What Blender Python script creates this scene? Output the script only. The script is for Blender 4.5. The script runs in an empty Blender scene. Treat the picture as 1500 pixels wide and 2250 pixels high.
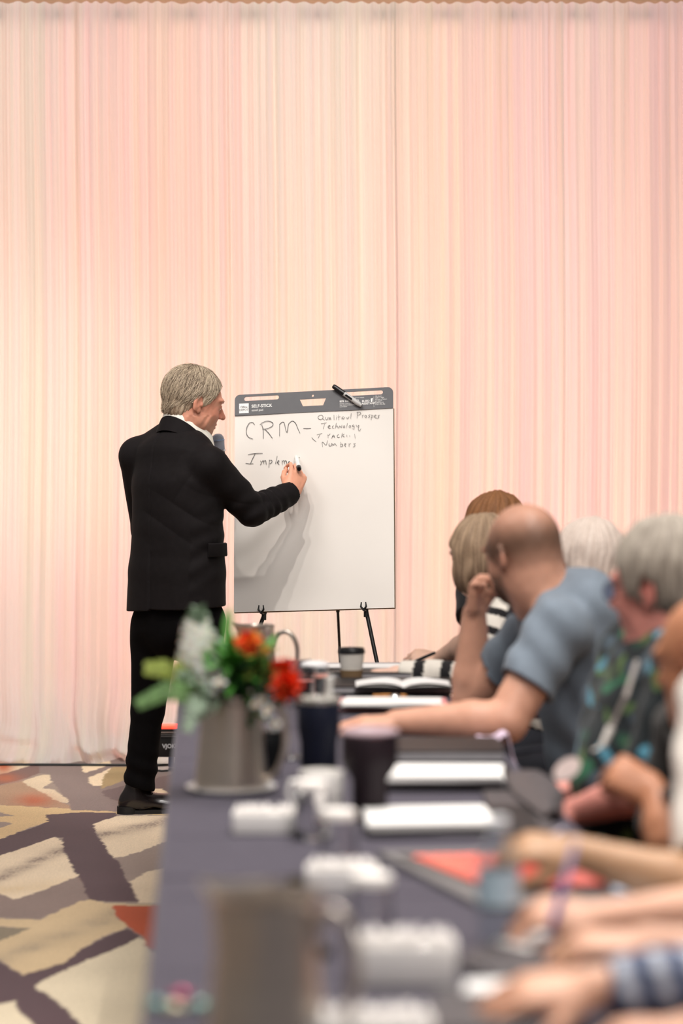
import bpy, bmesh, math, random
import numpy as np
from mathutils import Vector, Matrix
import openvdb

random.seed(7); RNG = np.random.default_rng(7)
SC = bpy.context.scene
COL = SC.collection

# ---------------------------------------------------------------- camera (85 mm portrait frame, eye height 1.5 m)
F = 5312.5; EYE = 1.5; YH = 970.0; XC = 750.0
cam_d = bpy.data.cameras.new('camera'); cam = bpy.data.objects.new('camera', cam_d); COL.objects.link(cam)
cam.location = (0, 0, EYE); cam.rotation_euler = (math.pi/2, 0, 0)
cam_d.sensor_fit = 'VERTICAL'; cam_d.sensor_height = 36.0; cam_d.sensor_width = 24.0; cam_d.lens = 85.0
cam_d.shift_y = -(1125-YH)/2250
cam_d.clip_start = 0.1; cam_d.clip_end = 60
cam_d.dof.use_dof = True; cam_d.dof.focus_distance = 9.7; cam_d.dof.aperture_fstop = 1.7; cam_d.dof.aperture_blades = 9
SC.camera = cam

# ---------------------------------------------------------------- world, lights, exposure
def world():
    w = bpy.data.worlds.new('room_light'); SC.world = w; w.use_nodes = True
    nt = w.node_tree; nt.nodes.clear()
    o = nt.nodes.new('ShaderNodeOutputWorld'); b = nt.nodes.new('ShaderNodeBackground')
    b.inputs[0].default_value = (0.95, 0.88, 0.84, 1); b.inputs[1].default_value = 0.22
    nt.links.new(b.outputs[0], o.inputs[0])
world()
def area(name, loc, target, size, power, col, size_y=None, spread=None):
    d = bpy.data.lights.new(name, 'AREA'); d.energy = power; d.color = col; d.size = size
    if size_y: d.shape = 'RECTANGLE'; d.size_y = size_y
    if spread: d.spread = spread
    o = bpy.data.objects.new(name, d); COL.objects.link(o); o.location = loc
    v = Vector(target)-Vector(loc); o.rotation_euler = v.to_track_quat('-Z', 'Y').to_euler()
    return o
def spot(name, loc, target, power, col, angle=60, blend=0.5, radius=0.05):
    d = bpy.data.lights.new(name, 'SPOT'); d.energy = power; d.color = col
    d.spot_size = math.radians(angle); d.spot_blend = blend; d.shadow_soft_size = radius
    o = bpy.data.objects.new(name, d); COL.objects.link(o); o.location = loc
    v = Vector(target)-Vector(loc); o.rotation_euler = v.to_track_quat('-Z', 'Y').to_euler()
    return o
WARM = (1.0, 0.90, 0.80)
# overhead lights; the first pair casts the arm's shadow on the pad
spot('overhead_spot_light', (-0.50, 7.1, 4.9), (-0.4, 9.8, 1.0), 255, (1, .93, .86), 27, .7, .05)
spot('overhead_spot_light', (-1.0, 7.2, 4.9), (-0.4, 9.8, 1.0), 150, (1, .93, .86), 27, .7, .05)
spot('overhead_spot_light', (0.7, 6.4, 5.0), (0.0, 4.6, .8), 330, (1, .94, .88), 60, .6, .04)  # small spots added over the table for sharp highlights on the steel
spot('overhead_spot_light', (-0.5, 3.0, 5.0), (0.1, 4.0, .8), 210, (1, .94, .88), 70, .6, .04)
area('overhead_fill_light', (0.5, 4.6, 5.0), (0.3, 5.4, 0.7), 1.6, 175, (1, .94, .90))  # broad overhead areas added as unseen soft fill for table, floor and drape
area('overhead_fill_light', (-2.6, 7.0, 5.0), (-1.4, 8.6, 0.0), 1.6, 80, (1, .94, .90))
area('overhead_fill_light', (0.0, 8.2, 5.6), (0.0, 11.4, 1.9), 3.5, 49, (1, .93, .90), 1.0)
area('overhead_fill_light', (1.2, 1.5, 4.6), (0.2, 4.0, 0.7), 1.2, 95, (1, .94, .90))
spot('overhead_spot_light', (-1.6, 8.6, 4.9), (-1.3, 11.45, .30), 420, (.97, 1, .88), 40, .9, .3)  # spots added as fill to whiten the lower drape and its hem
spot('overhead_spot_light', (1.2, 8.6, 4.9), (0.9, 11.4, .4), 130, (1, .96, .86), 52, .9, .3)
# tall coloured lights added unseen behind the drape: their colours come through it in columns
BACKLIGHTS = [(-2.1, (1, .62, .46)), (-1.80, (.94, .68, .60)), (-1.54, (.80, .86, .66)), (-1.28, (1, .46, .48)), (-1.04, (1, .52, .54)), (-0.80, (1, .54, .28)),
           (-0.58, (1, .48, .52)), (-0.36, (.84, .76, .72)), (-0.14, (.84, .86, .60)), (0.08, (.84, .80, .74)), (0.30, (1, .50, .42)), (0.48, (.96, .74, .42)),
           (0.72, (1, .44, .48)), (0.96, (1, .50, .56)), (1.18, (.92, .70, .62)), (1.42, (1, .48, .42)), (1.66, (1, .46, .48)), (2.0, (1, .48, .46))]
for bx_, bc in BACKLIGHTS:
    area('added_drape_backlight', (bx_, 11.84, 1.95), (bx_, 11.0, 1.95), 0.05, 3.3, bc, 3.8)
# coloured floor uplights in front of the drape, hidden by people and outside the frame; they graze the folds from both sides
spot('floor_uplight_lamp', (-2.3, 10.6, 0.25), (-0.6, 11.5, 3.0), 40, (1, .50, .40), 80, .9, .08)
spot('floor_uplight_lamp', (2.4, 10.6, 0.25), (0.6, 11.5, 2.6), 45, (1, .48, .34), 95, .9, .08)
spot('floor_uplight_lamp', (0.62, 11.0, 0.30), (0.72, 11.5, 1.6), 9, (1, .35, .25), 110, .9, .05)
spot('floor_uplight_lamp', (1.15, 11.0, 0.30), (1.15, 11.5, 1.6), 9, (1, .30, .28), 110, .9, .05)
spot('floor_uplight_lamp', (3.4, 10.4, 0.3), (-0.2, 11.5, 2.4), 90, (.86, 1, .70), 80, .9, .08)
SC.view_settings.view_transform = 'Standard'; SC.view_settings.look = 'None'
SC.view_settings.gamma = 1.0; SC.view_settings.use_curve_mapping = False
SC.view_settings.exposure = 0.0
SC.cycles.use_denoising = True
SC.cycles.max_bounces = 8; SC.cycles.transparent_max_bounces = 12
SC.cycles.caustics_reflective = False; SC.cycles.caustics_refractive = False

# ---------------------------------------------------------------- helpers
def P(px, py, D):
    return np.array([(px-XC)*D/F, D, EYE-(py-YH)*D/F])
def Pt(px, py, z=0.75):
    D = F*(EYE-z)/(py-YH); return np.array([(px-XC)*D/F, D, z])
def lin(c):
    c = np.asarray(c, float)/255.0
    return np.where(c <= 0.04045, c/12.92, ((c+0.055)/1.055)**2.4)
def N(v):
    v = np.asarray(v, float); return v/np.linalg.norm(v)

MATS = {}
def mat(name, col=(200, 200, 200), rough=0.6, metal=0.0, var=0.06, vscale=30, bump=0.0, bscale=200, attr=None, spec=0.5, sheen=0.0, sss=0.0,
        emit=None, trans=0.0, ior=1.45, alpha=1.0, coat=0.0, stretch=None):
    if name in MATS: return MATS[name]
    m = bpy.data.materials.new(name); m.use_nodes = True; nt = m.node_tree; L = nt.links
    b = nt.nodes['Principled BSDF']
    b.inputs['Roughness'].default_value = rough; b.inputs['Metallic'].default_value = metal
    b.inputs['Specular IOR Level'].default_value = spec; b.inputs['IOR'].default_value = ior
    b.inputs['Transmission Weight'].default_value = trans; b.inputs['Alpha'].default_value = alpha
    b.inputs['Coat Weight'].default_value = coat
    if sheen: b.inputs['Sheen Weight'].default_value = sheen
    if sss:
        b.inputs['Subsurface Weight'].default_value = sss; b.inputs['Subsurface Radius'].default_value = (.012, .004, .002)
        b.inputs['Subsurface Scale'].default_value = 1.0
    c = tuple(lin(col))+(1,)
    tc = nt.nodes.new('ShaderNodeTexCoord'); mp = nt.nodes.new('ShaderNodeMapping')
    L.new(tc.outputs['Object'], mp.inputs[0])
    if stretch: mp.inputs['Scale'].default_value = stretch
    nz = nt.nodes.new('ShaderNodeTexNoise'); nz.inputs['Scale'].default_value = vscale; nz.inputs['Detail'].default_value = 3
    L.new(mp.outputs[0], nz.inputs['Vector'])
    mr = nt.nodes.new('ShaderNodeMapRange'); mr.inputs['From Min'].default_value = .3; mr.inputs['From Max'].default_value = .7
    mr.inputs['To Min'].default_value = 1-var; mr.inputs['To Max'].default_value = 1+var
    L.new(nz.outputs['Fac'], mr.inputs['Value'])
    mul = nt.nodes.new('ShaderNodeVectorMath'); mul.operation = 'SCALE'
    if attr:
        at = nt.nodes.new('ShaderNodeAttribute'); at.attribute_name = attr; L.new(at.outputs['Color'], mul.inputs[0])
    else: mul.inputs[0].default_value = c[:3]
    L.new(mr.outputs[0], mul.inputs['Scale']); L.new(mul.outputs[0], b.inputs['Base Color'])
    if bump:
        n2 = nt.nodes.new('ShaderNodeTexNoise'); n2.inputs['Scale'].default_value = bscale; n2.inputs['Detail'].default_value = 2
        L.new(mp.outputs[0], n2.inputs['Vector'])
        bp = nt.nodes.new('ShaderNodeBump'); bp.inputs['Strength'].default_value = bump; bp.inputs['Distance'].default_value = .002
        L.new(n2.outputs['Fac'], bp.inputs['Height']); L.new(bp.outputs[0], b.inputs['Normal'])
    if emit:
        b.inputs['Emission Color'].default_value = tuple(lin(emit[0]))+(1,); b.inputs['Emission Strength'].default_value = emit[1]
    MATS[name] = m
    return m

def link(name, me, m, parent=None):
    o = bpy.data.objects.new(name, me); COL.objects.link(o)
    if m is not None:
        for mm in (m if isinstance(m, (list, tuple)) else [m]): me.materials.append(mm)
    if parent is not None: o.parent = parent; o.matrix_parent_inverse = parent.matrix_basis.inverted()
    return o
def tag(o, label=None, cat=None, group=None, kind=None):
    if label: o['label'] = label
    if cat: o['category'] = cat
    if group: o['group'] = group
    if kind: o['kind'] = kind
    return o
def empty(name, loc, rz=0, label=None, cat=None, group=None):
    o = bpy.data.objects.new(name, None); COL.objects.link(o); o.location = tuple(map(float, loc)); o.rotation_euler = (0, 0, rz)
    return tag(o, label, cat, group)
def kid(name, me, m, parent):
    """mesh given in the parent's own coordinates"""
    o = bpy.data.objects.new(name, me); COL.objects.link(o)
    for mm in (m if isinstance(m, (list, tuple)) else [m]): me.materials.append(mm)
    o.parent = parent
    return o
def copy_tree(o, parent=None):
    c = o.copy(); COL.objects.link(c)
    if parent is not None: c.parent = parent
    for ch in list(o.children): copy_tree(ch, c)
    return c

def mesh(name, V, Fc, smooth=True, col=None):
    me = bpy.data.meshes.new(name)
    me.from_pydata([tuple(map(float, v)) for v in V], [], [tuple(map(int, f)) for f in Fc])
    if smooth: me.shade_smooth()
    if col is not None: vcol(me, col)
    return me
def vcol(me, col):
    a = me.color_attributes.new('Col', 'FLOAT_COLOR', 'POINT')
    c = np.ones((len(me.vertices), 4), np.float32); c[:, :3] = col
    a.data.foreach_set('color', c.ravel())
def quadmesh(name, V, Q, smooth=True, col=None):
    """fast path: arrays"""
    V = np.asarray(V, np.float32); Q = np.asarray(Q, np.int32); n = Q.shape[1]
    me = bpy.data.meshes.new(name)
    me.vertices.add(len(V)); me.vertices.foreach_set('co', V.ravel())
    me.loops.add(Q.size); me.loops.foreach_set('vertex_index', Q.ravel())
    me.polygons.add(len(Q)); me.polygons.foreach_set('loop_start', np.arange(0, Q.size, n, dtype=np.int32))
    me.update(calc_edges=True); me.validate()
    if smooth: me.shade_smooth()
    if col is not None: vcol(me, col)
    return me
def grid_mesh(name, X, smooth=True, col=None, flip=False):
    """X: (n,m,3)"""
    n, m = X.shape[:2]; i = np.arange(n*m).reshape(n, m)
    q = np.stack([i[:-1, :-1], i[1:, :-1], i[1:, 1:], i[:-1, 1:]], -1).reshape(-1, 4)
    if flip: q = q[:, ::-1]
    return quadmesh(name, X.reshape(-1, 3), q, smooth, col)
class MB:
    """collects shapes into one bmesh"""
    def __init__(s): s.bm = bmesh.new()
    def box(s, c, d, R=None, bev=0.0):
        r = bmesh.ops.create_cube(s.bm, size=1.0); vs = r['verts']
        bmesh.ops.scale(s.bm, vec=Vector([float(x) for x in d]), verts=vs)
        if bev:
            es = list({e for v in vs for e in v.link_edges})
            g = bmesh.ops.bevel(s.bm, geom=es, offset=bev, segments=2, affect='EDGES', profile=0.5)
            vs = list({v for f in g['faces'] for v in f.verts} | {v for v in vs if v.is_valid})
        M = Matrix.Translation(Vector([float(x) for x in c])) @ (R.to_4x4() if R is not None else Matrix())
        bmesh.ops.transform(s.bm, matrix=M, verts=vs)
        return s
    def tube(s, pts, r, n=8, cap=True):
        pts = [np.asarray(p, float) for p in pts]
        rs = r if isinstance(r, (list, tuple, np.ndarray)) else [r]*len(pts)
        rings = []; up = None
        for i, p in enumerate(pts):
            t = N(pts[min(i+1, len(pts)-1)]-pts[max(i-1, 0)])
            if up is None: up = np.array([0, 0, 1.]) if abs(t[2]) < .9 else np.array([1., 0, 0])
            a = N(np.cross(t, up)); b = np.cross(a, t); up = b
            rings.append([s.bm.verts.new(tuple(p+rs[i]*(math.cos(q)*a+math.sin(q)*b))) for q in np.linspace(0, 2*math.pi, n, endpoint=False)])
        for A, B in zip(rings, rings[1:]):
            for j in range(n): s.bm.faces.new((A[j], A[(j+1) % n], B[(j+1) % n], B[j]))
        if cap:
            s.bm.faces.new(rings[0][::-1]); s.bm.faces.new(rings[-1])
        return s
    def lathe(s, prof, n=32, c=(0, 0, 0), sx=1, sy=1):
        rings = []
        for r, z in prof:
            rings.append([s.bm.verts.new((c[0]+sx*r*math.cos(q), c[1]+sy*r*math.sin(q), c[2]+z)) for q in np.linspace(0, 2*math.pi, n, endpoint=False)])
        for A, B in zip(rings, rings[1:]):
            for j in range(n): s.bm.faces.new((A[j], A[(j+1) % n], B[(j+1) % n], B[j]))
        if prof[0][0] > 1e-5: s.bm.faces.new(rings[0][::-1])
        if prof[-1][0] > 1e-5: s.bm.faces.new(rings[-1])
        bmesh.ops.remove_doubles(s.bm, verts=s.bm.verts, dist=1e-6)
        return s
    def sphere(s, c, r, sub=2, sc=(1, 1, 1)):
        g = bmesh.ops.create_icosphere(s.bm, subdivisions=sub, radius=r)
        bmesh.ops.transform(s.bm, matrix=Matrix.Translation(Vector([float(x) for x in c])) @ Matrix.Diagonal((*sc, 1)), verts=g['verts'])
        return s
    def face(s, pts):
        s.bm.faces.new([s.bm.verts.new(tuple(map(float, p))) for p in pts]); return s
    def prism(s, pts, h):
        """polygon (k,3) extruded by vector h"""
        a = [s.bm.verts.new(tuple(map(float, p))) for p in pts]; b = [s.bm.verts.new(tuple(map(float, np.asarray(p)+h))) for p in pts]
        k = len(a); s.bm.faces.new(a[::-1]); s.bm.faces.new(b)
        for i in range(k): s.bm.faces.new((a[i], a[(i+1) % k], b[(i+1) % k], b[i]))
        return s
    def done(s, name, smooth=True):
        bmesh.ops.recalc_face_normals(s.bm, faces=s.bm.faces)
        me = bpy.data.meshes.new(name); s.bm.to_mesh(me); s.bm.free()
        if smooth:
            me.shade_smooth()
            try: me.set_sharp_from_angle(angle=math.radians(38))
            except Exception: pass
        return me

# ---------------------------------------------------------------- distance-field sculpting
def vnoise(X, Y, Z, s, seed=0):
    """cheap smooth pseudo noise"""
    a = seed*1.7
    return (np.sin(X*s+a+1.3*np.sin(Y*s*.7+a*2)) + np.sin(Y*s*1.1+2*a+1.1*np.sin(Z*s*.8+a)) + np.sin(Z*s*.9+a*3+1.2*np.sin(X*s*1.2)))/3
def cone(p1, r1, p2, r2):
    p1 = np.asarray(p1, float); p2 = np.asarray(p2, float); R = max(r1, r2)
    ba = p2-p1; L2 = max(ba@ba, 1e-9)
    def f(X, Y, Z):
        x, y, z = X-p1[0], Y-p1[1], Z-p1[2]
        t = np.clip((x*ba[0]+y*ba[1]+z*ba[2])/L2, 0, 1)
        return np.sqrt((x-t*ba[0])**2+(y-t*ba[1])**2+(z-t*ba[2])**2) - (r1+(r2-r1)*t)
    return np.minimum(p1, p2)-R, np.maximum(p1, p2)+R, f
def ell(c, r, R=None):
    c = np.asarray(c, float); r = np.asarray(r, float); R = np.eye(3) if R is None else np.asarray(R, float); m = r.max(); k = r.min()
    def f(X, Y, Z):
        x, y, z = X-c[0], Y-c[1], Z-c[2]
        q = 0; g = 0
        for i in range(3):
            u = x*R[0, i]+y*R[1, i]+z*R[2, i]; q = q+(u/r[i])**2; g = g+(u/r[i]**2)**2
        return (np.sqrt(q)-1)*np.sqrt(q)/np.sqrt(g+1e-9)
    return c-m, c+m, f
def econe(p1, r1, p2, r2, side, cut=None):
    """segment with elliptical section; r=(along side, across)"""
    p1 = np.asarray(p1, float); p2 = np.asarray(p2, float); ax = p2-p1; L = np.linalg.norm(ax); ax = ax/L
    s = np.asarray(side, float); s = N(s-(s@ax)*ax); o = np.cross(ax, s); R = max(*r1, *r2)
    def f(X, Y, Z):
        x, y, z = X-p1[0], Y-p1[1], Z-p1[2]
        w = x*ax[0]+y*ax[1]+z*ax[2]; t = np.clip(w/L, 0, 1); w = w-t*L
        u = x*s[0]+y*s[1]+z*s[2]; v = x*o[0]+y*o[1]+z*o[2]
        a = r1[0]+(r2[0]-r1[0])*t; b = r1[1]+(r2[1]-r1[1])*t; k = np.minimum(a, b)
        q = (u/a)**2+(v/b)**2+(w/k)**2
        g = np.sqrt((u/a**2)**2+(v/b**2)**2+(w/k**2)**2+1e-9)
        d = (np.sqrt(q)-1)*np.sqrt(q)/g
        if cut is not None:
            for pc, n in cut:
                d = np.maximum(d, (X-pc[0])*n[0]+(Y-pc[1])*n[1]+(Z-pc[2])*n[2])
        return d
    return np.minimum(p1, p2)-R, np.maximum(p1, p2)+R, f
def cutp(prim, *planes):
    lo, hi, f = prim
    def g(X, Y, Z):
        d = f(X, Y, Z)
        for pc, n in planes: d = np.maximum(d, (X-pc[0])*n[0]+(Y-pc[1])*n[1]+(Z-pc[2])*n[2])
        return d
    return lo, hi, g
def inflate(prim, e):
    lo, hi, f = prim
    return lo-e, hi+e, (lambda X, Y, Z: f(X, Y, Z)-e)
class Vol:
    def __init__(s, h): s.h = h; s.ops = []
    def add(s, prim, k=.01): s.ops.append(('a', prim, k)); return s
    def sub(s, prim, k=.004): s.ops.append(('s', prim, k)); return s
    def build(s, name, disp=None, colf=None, smooth=True):
        lo = np.min([o[1][0] for o in s.ops if o[0] == 'a'], 0)-3*s.h-.01; hi = np.max([o[1][1] for o in s.ops if o[0] == 'a'], 0)+3*s.h+.01
        n = np.ceil((hi-lo)/s.h).astype(int)+1
        ax = [(lo[i]+s.h*np.arange(n[i])).astype(np.float32) for i in range(3)]
        G = np.full(n, .08, np.float32)
        for kind, (a, b, f), k in s.ops:
            m = k*1.3+3*s.h+.004
            i0 = np.clip(np.floor((a-m-lo)/s.h).astype(int), 0, n); i1 = np.clip(np.ceil((b+m-lo)/s.h).astype(int)+1, 0, n)
            if (i1 <= i0).any(): continue
            X = ax[0][i0[0]:i1[0], None, None]; Y = ax[1][None, i0[1]:i1[1], None]; Z = ax[2][None, None, i0[2]:i1[2]]
            g = G[i0[0]:i1[0], i0[1]:i1[1], i0[2]:i1[2]]
            d = f(X, Y, Z).astype(np.float32)
            if kind == 'a':
                hh = np.clip(.5+.5*(g-d)/k, 0, 1); g[...] = g+(d-g)*hh-k*hh*(1-hh)
            else:
                d = -d; hh = np.clip(.5+.5*(d-g)/k, 0, 1); g[...] = g+(d-g)*hh+k*hh*(1-hh)
        if disp is not None:
            band = np.abs(G) < .03
            ix = np.nonzero(band)
            G[ix] += disp(ax[0][ix[0]], ax[1][ix[1]], ax[2][ix[2]]).astype(np.float32)
        bg = 3*s.h; np.clip(G, -bg, bg, out=G)
        g = openvdb.FloatGrid(bg); g.copyFromArray(G, tolerance=0.0)
        pts, quads = g.convertToQuads(isovalue=0.0)
        V = pts*s.h+lo.astype(np.float32)
        quads = quads.astype(np.int32)
        # orientation check
        a = V[quads[:, 0]]; nrm = np.cross(V[quads[:, 1]]-a, V[quads[:, 2]]-a)
        if (nrm*a).sum() < (nrm*V.mean(0)).sum(): quads = quads[:, ::-1].copy()
        col = colf(V) if colf is not None else None
        return quadmesh(name, V, quads, smooth, col)
class Frame:
    """local x right, y forward, z up"""
    def __init__(s, o, fwd, up=(0, 0, 1), scale=1.0):
        s.o = np.asarray(o, float); f = N(fwd); u = np.asarray(up, float); u = N(u-(u@f)*f)
        s.R = np.stack([np.cross(f, u), f, u], 1); s.k = scale
    def w(s, *p): return s.o+s.R@(np.asarray(p, float)*s.k)
    def l(s, V): return ((V-s.o)@s.R)/s.k
    def cone(s, p1, r1, p2, r2): return cone(s.w(*p1), r1*s.k, s.w(*p2), r2*s.k)
    def ell(s, c, r, R=None): return ell(s.w(*c), np.asarray(r)*s.k, s.R if R is None else s.R@R)
    def plane(s, c, n): return (s.w(*c), s.R@N(n))
def face_frame(o, az, pitch=0, roll=0, scale=1.0):
    """az: degrees from straight away (+Y), positive to the right; pitch>0 looks down"""
    a, p, r = map(math.radians, (az, pitch, roll))
    f = np.array([math.sin(a)*math.cos(p), math.cos(a)*math.cos(p), -math.sin(p)])
    u0 = np.array([math.sin(a)*math.sin(p), math.cos(a)*math.sin(p), math.cos(p)])
    rt = np.cross(f, u0)
    return Frame(o, f, u0*math.cos(r)+rt*math.sin(r), scale)
def Rx(d): c, s = math.cos(math.radians(d)), math.sin(math.radians(d)); return np.array([[1, 0, 0], [0, c, -s], [0, s, c]])
def Rz(d): c, s = math.cos(math.radians(d)), math.sin(math.radians(d)); return np.array([[c, -s, 0], [s, c, 0], [0, 0, 1]])
def Ry(d): c, s = math.cos(math.radians(d)), math.sin(math.radians(d)); return np.array([[c, 0, s], [0, 1, 0], [-s, 0, c]])

def head_ops(v, H, neck, nr=.058, jowl=0.0, ears=True):
    v.add(H.ell((0, -.012, .030), (.076, .096, .088)), .01)
    v.add(H.ell((0, .030, .012), (.066, .064, .070)), .02)
    v.add(H.ell((0, .034, -.045), (.055+jowl, .056, .066)), .025)
    v.add(H.ell((0, .062, -.088), (.028+jowl, .026, .022)), .02)
    for s in (-1, 1):
        v.add(H.ell((s*.034, .058, -.028), (.026, .026, .030)), .018)      # cheek
        v.add(H.ell((s*.030, .078, .030), (.028, .016, .010)), .014)       # brow
        v.add(H.ell((s*(.048+jowl), .008, -.060), (.016, .036, .030)), .025)   # jaw corner
    v.add(H.cone((0, .088, .014), .008, (0, .110, -.021), .0115), .012)      # nose
    for s in (-1, 1): v.add(H.ell((s*.012, .098, -.026), (.009, .011, .008)), .006)
    for s in (-1, 1):
        v.sub(H.ell((s*.031, .098, .006), (.016, .014, .010)), .012)
        v.add(H.ell((s*.031, .077, .005), (.013, .013, .012)), .003)       # eyeball + lid
        v.add(H.ell((s*.031, .084, .011), (.015, .009, .004)), .004)       # upper lid
    v.add(H.ell((0, .086, -.054), (.024, .012, .007)), .006)
    v.add(H.ell((0, .085, -.066), (.021, .012, .007)), .005)
    v.sub(H.ell((0, .103, -.0600), (.024, .010, .0018)), .003)
    v.add(cone(H.w(0, -.022, -.045), nr*H.k, neck, nr*1.12*H.k), .03)
    v.add(cone(H.w(0, -.035, -.02), nr*.95*H.k, H.w(0, -.03, -.09), nr*H.k), .03)
    if ears:
        for s in (-1, 1):
            R = Rz(s*22)@Rx(-8)
            v.add(H.ell((s*.081, -.010, -.002), (.0065, .0185, .031), R), .004)
            v.add(H.ell((s*.077, .000, -.026), (.006, .009, .011), R), .004)
            v.sub(H.ell((s*.090, -.006, .003), (.0075, .0100, .019), R), .003)
            v.add(H.ell((s*.080, .006, -.003), (.005, .005, .008)), .004)
FING = [(-.031, .082, (.034, .021, .018), .0072), (-.011, .090, (.042, .026, .020), .0080), (.011, .092, (.045, .029, .021), .0083), (.032, .087, (.040, .025, .020), .0082)]
def hand_ops(v, o, fwd, palm, right=True, curl=(35, 45, 30), thumb=(.6, .8, -.35), spread=4, scale=1.0, fan=None):
    """o wrist, fwd towards fingers, palm = direction out of the palm. returns dict of world points"""
    f = N(fwd); n = np.asarray(palm, float); n = N(n-(n@f)*f); t = np.cross(f, n)*(1 if right else -1)   # thumb side
    o = np.asarray(o, float)
    def w(x, y, z): return o+scale*(t*x+f*y-n*z)           # z: towards back of hand
    v.add(econe(w(0, .0, 0), (.027*scale, .020*scale), w(.001, .075, .002), (.038*scale, .0145*scale), t), .012)
    v.add(cone(w(.022, .018, -.006), .017*scale, w(.030, .050, -.008), .013*scale), .012)
    v.add(cone(w(-.024, .020, -.006), .015*scale, w(-.028, .06, -.004), .011*scale), .012)
    tips = []
    for i, (x, y, segs, r) in enumerate(FING):
        c = curl[i] if isinstance(curl[0], (tuple, list)) else curl
        p = np.array([x, y, .001]); ang = 0; side = math.radians((i-1.6)*spread)
        v.add(cone(w(x*.8, y-.045, .003), r*.95*scale, w(*p), r*1.1*scale), .008)
        rr = r
        for L, dc in zip(segs, c):
            ang += math.radians(dc)
            d = np.array([math.sin(side)*math.cos(ang), math.cos(side)*math.cos(ang), -math.sin(ang)])
            q = p+L*d
            v.add(cone(w(*p), rr*scale, w(*q), rr*.90*scale), .0025); p = q; rr *= .90
        tips.append(w(*p))
    tb = np.array([.027, .022, -.010]); d = N(thumb)
    p1 = tb+.042*d; d2 = N(np.asarray(thumb, float)+np.array([-.45, .25, -.15])); p2 = p1+.032*d2; p3 = p2+.024*N(d2+np.array([-.3, .1, -.1]))
    v.add(cone(w(*tb), .0145*scale, w(*p1), .0108*scale), .009)
    v.add(cone(w(*p1), .0108*scale, w(*p2), .0095*scale), .003)
    v.add(cone(w(*p2), .0098*scale, w(*p3), .0080*scale), .003)
    return dict(tips=tips, thumb=w(*p3), w=w, t=t, f=f, n=n)
def hand_box(o, f, n):
    return o
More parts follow.
